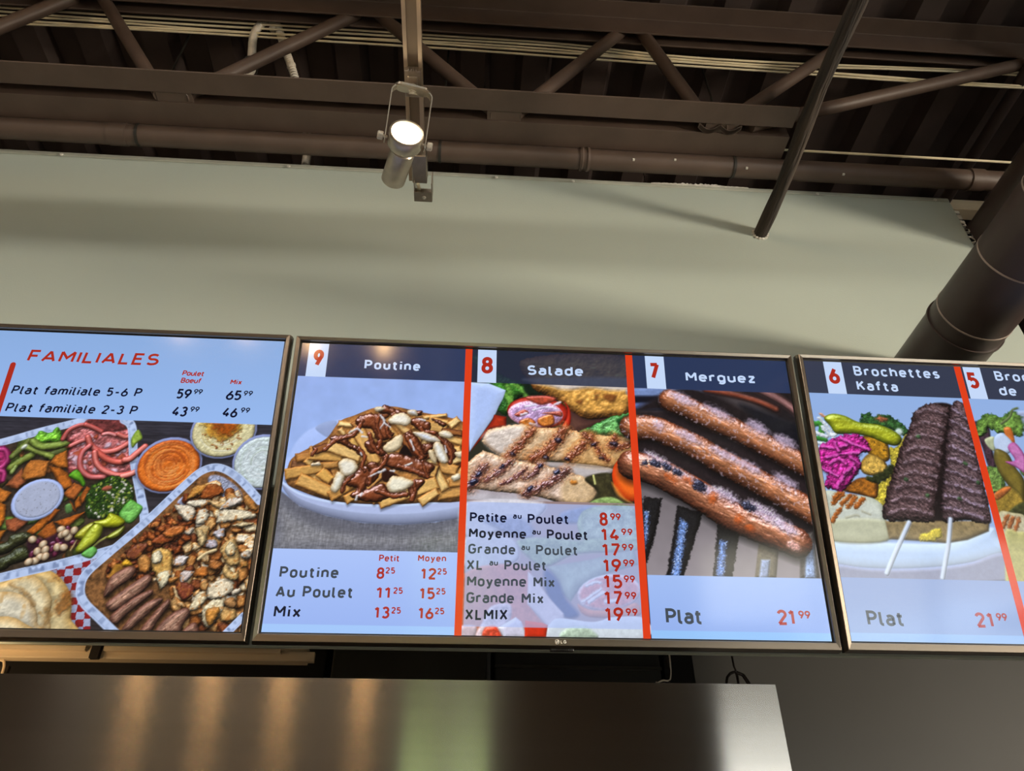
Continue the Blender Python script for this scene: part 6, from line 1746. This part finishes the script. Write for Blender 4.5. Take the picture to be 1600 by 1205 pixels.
dip(385, 462, 60, 55, (210, 108, 34), (150, 64, 18), (34, (150, 62, 18), (232, 142, 70), 0.55))
dip(902, 140, 62, 56, (204, 196, 152), (170, 160, 120), (14, (170, 150, 90), (226, 224, 200), 0.5))
cv.blob("869.1,180.9 940.3,178.3 939.4,198.0 926.2,214.6 911.4,220.5 899.0,216.6 881.9,208.6 875.3,193.7", (176, 120, 36), (196, 160, 70), r=10, tex=0.4, ts=5, feather=8, warp=5, alpha=0.9)
cv.blob("888.8,180.2 932.3,178.6 927.9,200.5 913.2,207.5 897.7,197.3", (140, 62, 14), tex=0.4, ts=5, feather=9, warp=5, alpha=0.85)
cv.scatter(pt("868.6,200.5 955.2,197.4 946.7,232.1 898.3,235.8"), 40, 1.0, 2.6, [((170, 96, 40), (140, 80, 40))], 4, tex=0.1, feather=2, alpha=0.7)
dip(1270, 430, 56, 55, (188, 200, 204), (160, 172, 170), (12, (160, 176, 160), (214, 224, 232), 0.5))

# meat tray
cv.blob("1017.9,351.9 954.3,289.9 916.8,270.5 886.6,277.2 857.9,307.5 803.4,376.6 750.0,436.4 722.5,470.4 719.2,496.6 730.8,518.6 761.6,543.3 797.9,578.4 1049.3,574.2", (120, 82, 48), (70, 48, 32), r=12, tex=0.5, ts=7, smooth=False)
cv.blob("903.0,285.8 926.5,288.1 956.8,308.7 965.4,326.6 933.1,327.6 902.0,302.2", (150, 156, 180), (120, 120, 140), r=6, tex=0.3, ts=3, feather=3, rough=2.5, bump=0.7)
cv.blob("852.9,335.9 867.7,323.4 871.3,343.3 856.7,345.7", (150, 156, 186), tex=0.3, ts=3, feather=3)
BRN = [((206, 176, 130), (150, 96, 44)), ((214, 196, 160), (160, 110, 56)), ((184, 126, 66), (110, 60, 24)), ((150, 88, 40), (80, 40, 16)), ((222, 210, 188), (170, 126, 76)), ((120, 64, 34), (60, 28, 14)), ((196, 150, 92), (130, 78, 34))]
KW = dict(tex=0.25, ts=5, feather=1.8, r=5, bump=0.9, spec=0.15, warp=1.5, wscale=4, shadow=(1, 3, 3, 0.5))
cv.scatter(pt("907.3,306.7 956.2,323.5 997.4,352.4 1006.6,467.5 1009.6,559.2 919.0,560.8 865.2,503.4 829.5,460.3 856.8,403.1 879.4,343.8"), 300, 6, 14, BRN, 21, rough=1.4, **KW)
cv.scatter(pt("880.6,312.4 899.9,304.4 895.2,355.3 881.1,414.0 846.9,465.4 820.4,484.7 786.7,459.0 751.3,475.2 743.8,489.6 761.5,448.5 814.5,386.8"), 170, 4, 9, [((150, 76, 34), (70, 30, 14)), ((176, 96, 44), (90, 40, 16)), ((110, 54, 30), (50, 24, 14)), ((190, 120, 60), (110, 60, 26))], 22, rough=1.8, **KW)
W1, W2 = (224, 212, 186), (206, 170, 116)
for a_, c_ in (("871.1,321.3 879.9,306.9 902.4,304.2 900.3,314.4 869.5,333.4", (196, 136, 60)), ("891.4,328.8 902.0,302.2 928.2,309.5 929.8,319.6 910.7,330.2", (150, 76, 30)), ("870.2,337.4 884.6,333.0 907.6,334.3 898.3,346.5 875.4,345.2", W1), ("907.6,334.3 939.7,333.4 944.5,327.2 968.2,332.6 955.2,346.9 932.9,349.5 916.8,344.0", W2),
               ("929.1,349.6 944.8,329.2 963.5,326.7 968.5,334.6 945.8,347.2", (216, 204, 190)), ("849.2,345.9 867.6,343.4 885.5,348.8 886.8,366.5 873.0,372.7", (220, 206, 182)), ("892.3,376.1 892.2,354.6 906.5,350.2 912.7,363.9 903.9,377.8", W1), ("927.5,373.2 931.7,353.5 955.5,348.9 990.5,353.8 993.8,363.6 959.0,370.4 933.4,375.0", (220, 206, 176)),
               ("968.9,324.5 980.0,322.2 996.9,345.7 988.0,349.9 972.6,336.4", (190, 130, 66)), ("956.5,378.3 978.1,371.9 995.3,373.4 979.6,381.6", (206, 184, 140)), ("925.1,392.7 942.5,384.5 945.0,399.9 936.1,402.0", (206, 200, 206)), ("894.1,385.8 915.7,381.3 916.9,398.7 907.8,410.4 898.0,397.2", (204, 168, 110)),
               ("916.7,408.3 933.0,406.0 934.9,417.3 922.3,419.6", (206, 200, 214)), ("826.0,433.8 833.8,423.5 850.2,423.1 862.4,434.6 864.3,453.1 866.2,471.3 856.4,487.9 852.9,494.5 841.9,471.8 830.7,457.1", (206, 160, 84)), ("826.8,433.8 839.4,426.7 846.3,445.1 832.7,450.4", (226, 214, 180)), ("842.8,468.5 864.3,461.4 865.5,476.2 854.2,492.8", (226, 214, 178)),
               ("867.6,453.0 870.9,436.1 889.0,435.7 888.9,444.1 882.3,452.6", (220, 210, 206)), ("884.6,482.4 884.1,462.6 903.7,462.2 901.9,470.5 894.0,480.5", (206, 190, 184)), ("942.8,420.8 955.3,405.1 967.3,406.5 978.2,433.6 979.0,448.8 962.7,450.8 952.5,439.3", (206, 166, 104)), ("951.4,422.3 957.5,408.5 968.9,416.8 969.7,432.1 958.3,434.1", (220, 202, 160)),
               ("926.5,393.7 942.1,386.4 945.8,398.4 936.6,403.8", (196, 190, 196)), ("916.1,415.5 920.4,406.8 934.2,409.1 935.9,419.3 924.6,421.3", (196, 186, 196)), ("895.5,389.3 903.6,387.4 916.6,404.3 907.4,418.3", (206, 180, 130)), ("905.6,463.8 915.3,453.6 927.1,455.0 928.0,469.9 910.4,471.9", (190, 112, 46)),
               ("932.4,499.3 936.8,482.9 958.0,472.6 973.6,477.2 976.2,493.5 958.8,506.9 938.1,508.9", (222, 206, 176)), ("952.6,459.4 957.5,449.3 972.8,462.3 980.3,457.1 979.9,475.4 961.3,472.5", (206, 170, 110)), ("974.8,495.2 986.8,488.4 989.7,496.5 979.1,501.6", (220, 204, 180)), ("906.7,527.2 915.7,501.3 927.6,495.4 934.6,507.4 924.5,523.6 912.7,529.4", (220, 204, 168)),
               ("930.2,533.1 934.9,518.6 947.8,508.7 964.5,511.6 966.6,524.4 956.9,543.7 949.5,556.4 937.3,550.3", (224, 208, 170)), ("936.6,528.2 950.0,521.5 960.4,526.1 955.1,542.1 947.4,553.3 939.3,544.0", (196, 134, 60)), ("961.7,534.1 967.7,521.2 984.3,524.1 989.8,538.3 981.2,544.8 965.2,545.1", (196, 152, 90)), ("964.5,511.6 979.6,504.9 986.8,519.2 972.8,522.7", (170, 124, 76)),
               ("804.5,441.1 816.2,434.1 826.8,445.6 827.2,463.9 812.3,462.5", (190, 130, 66)), ("878.4,484.1 890.8,480.6 910.1,488.4 907.9,503.1 896.5,511.4 885.3,503.5", (128, 62, 40)), ("867.4,494.2 872.9,489.2 878.9,503.6 874.0,511.8", (170, 104, 50)), ("863.9,476.2 875.9,471.0 881.4,474.2 868.7,484.3", (190, 126, 60)),
               ("928.4,443.2 938.0,441.3 950.9,449.4 942.7,459.6 928.7,454.9", (176, 110, 56)), ("979.1,428.5 993.3,423.0 998.4,434.8 983.7,436.9", (206, 190, 170)), ("981.7,445.3 991.1,441.8 996.0,451.7 984.7,453.7", (196, 140, 70)), ("874.5,393.3 882.9,384.4 891.6,385.9 885.4,398.2", (214, 200, 180)),
               ("821.5,411.9 828.1,403.1 853.9,390.4 860.2,405.8 845.3,414.7 829.1,416.8", (150, 74, 36)), ("838.3,396.0 852.5,383.5 872.6,382.9 871.5,395.1 849.9,404.3", (184, 104, 48)), ("782.6,438.2 793.4,419.4 813.7,413.8 815.7,423.9 798.7,444.5", (128, 68, 42)), ("778.1,455.0 783.7,443.2 799.2,454.5 788.2,456.4", (220, 164, 40))):
    cv.blob(a_, c_, tuple(int(v * 0.58) for v in c_), rough=1.2, r=6, tex=0.2, ts=5, feather=1.8, bump=0.9, spec=0.15, warp=1.6, wscale=4, shadow=(1, 3, 3, 0.5), pits=((170, 104, 44), 6, 0.3, 0.6))
cv.line("908.0,440.3 919.4,429.9 935.0,423.6", 5, (206, 184, 140), tex=0.2, shadow=(1, 2, 2, 0.4))
cv.blob("763.6,476.8 768.1,453.6 781.7,456.6 778.6,486.2", (150, 106, 40), tex=0.3, feather=4)
for a_ in ("759.8,502.8 763.6,476.8 779.6,461.6 797.5,454.2 805.0,462.7 799.1,476.8 777.5,496.0 764.5,509.2", "767.0,520.3 779.7,505.6 806.8,482.4 826.6,468.8 835.7,477.7 825.9,496.6 799.1,521.3 785.3,531.1 775.8,531.2", "778.7,543.8 785.5,531.8 812.2,508.2 836.7,494.5 842.1,501.2 829.5,514.3 803.2,540.2 793.4,553.2 783.6,551.5",
           "802.4,561.3 817.6,533.6 837.5,514.1 857.2,508.1 860.1,514.5 845.5,529.9 820.0,559.4 810.0,564.3", "831.7,566.2 847.2,537.8 864.7,513.6 872.6,511.0 873.5,521.4 859.8,545.4 849.7,565.9", "857.9,567.3 875.7,537.3 902.0,523.7 910.5,533.5 903.6,549.4 895.7,566.7", "902.0,566.6 913.4,550.8 924.2,549.0 928.9,566.1"):
    cv.blob(a_, (172, 132, 110), (84, 52, 42), r=12, tex=0.34, ts=3.2, ax=(-0.75, 3.5), bump=0.8, rough=1.3, feather=1.8, spec=0.12, shadow=(3, 5, 4, 0.6), pits=((90, 52, 40), 4, 0.35, 0.5))
cv.rim("999.0,332.0 954.3,289.9 916.8,270.5 886.6,277.2 857.9,307.5 803.4,376.6 750.0,436.4 722.5,470.4 719.2,496.6 730.8,518.6 761.6,543.3 806.3,578.2", 15)
cv.rim("971.2,571.6 984.6,555.8 1000.8,536.5", 14, smooth=False)
# heading
cv.rect(0, 0, 1000, 182, (138, 172, 222), col2=(150, 184, 238))
screen_mesh(cv, tvl)
TV = tvl
(u0, v0), (u1, v1) = pt("491.2,74.2 490.5,183.0")
rb_ = [to_screen(u0, v0), to_screen(u1, v1)]
rbm = MB()
ribbon(rbm, rb_, 10.5 * KX, YT, 0)
rbm.add([(rb_[0][0] + 5.25 * KX * math.cos(a), YT, rb_[0][1] + 5.25 * KX * math.sin(a)) for a in np.linspace(0, 2 * PI, 20, endpoint=False)], [tuple(range(20))], 0)
rbm.build('slanted_bar', INK[RED], tvl)
SL = 0.14
write('FAMILIALES', "513.7,66.3 761.1,64.9", 26, 0.19, RED, SL)
write('Plat familiale 5-6 P', "503.1,136.4 743.5,133.0", 18.5, 0.14, BLACK, SL)
write('Plat familiale 2-3 P', "502.7,172.8 743.0,170.4", 18.5, 0.14, BLACK, SL)
write('Poulet', "812.6,84.4 854.4,84.7", 11.4, 0.16, RED, SL)
write('Boeuf', "812.6,100.3 851.0,100.1", 11.4, 0.16, RED, SL)
write('Mix', "907.3,99.9 929.3,99.7", 11.4, 0.16, RED, SL)
price('59', '99', "809.2,133.8 836.4,134.1", 21, BLACK, "841.2,123.8 857.6,123.8", 0.18, SL, 0.17)
price('65', '99', "903.5,132.9 932.1,133.1", 21, BLACK, "936.1,123.5 953.2,123.5", 0.18, SL, 0.17)
price('43', '99', "807.9,170.7 836.0,170.9", 21, BLACK, "841.3,160.8 858.1,160.8", 0.18, SL, 0.17)
price('46', '99', "902.2,169.2 930.6,169.4", 21, BLACK, "936.2,159.2 953.2,159.3", 0.18, SL, 0.17)
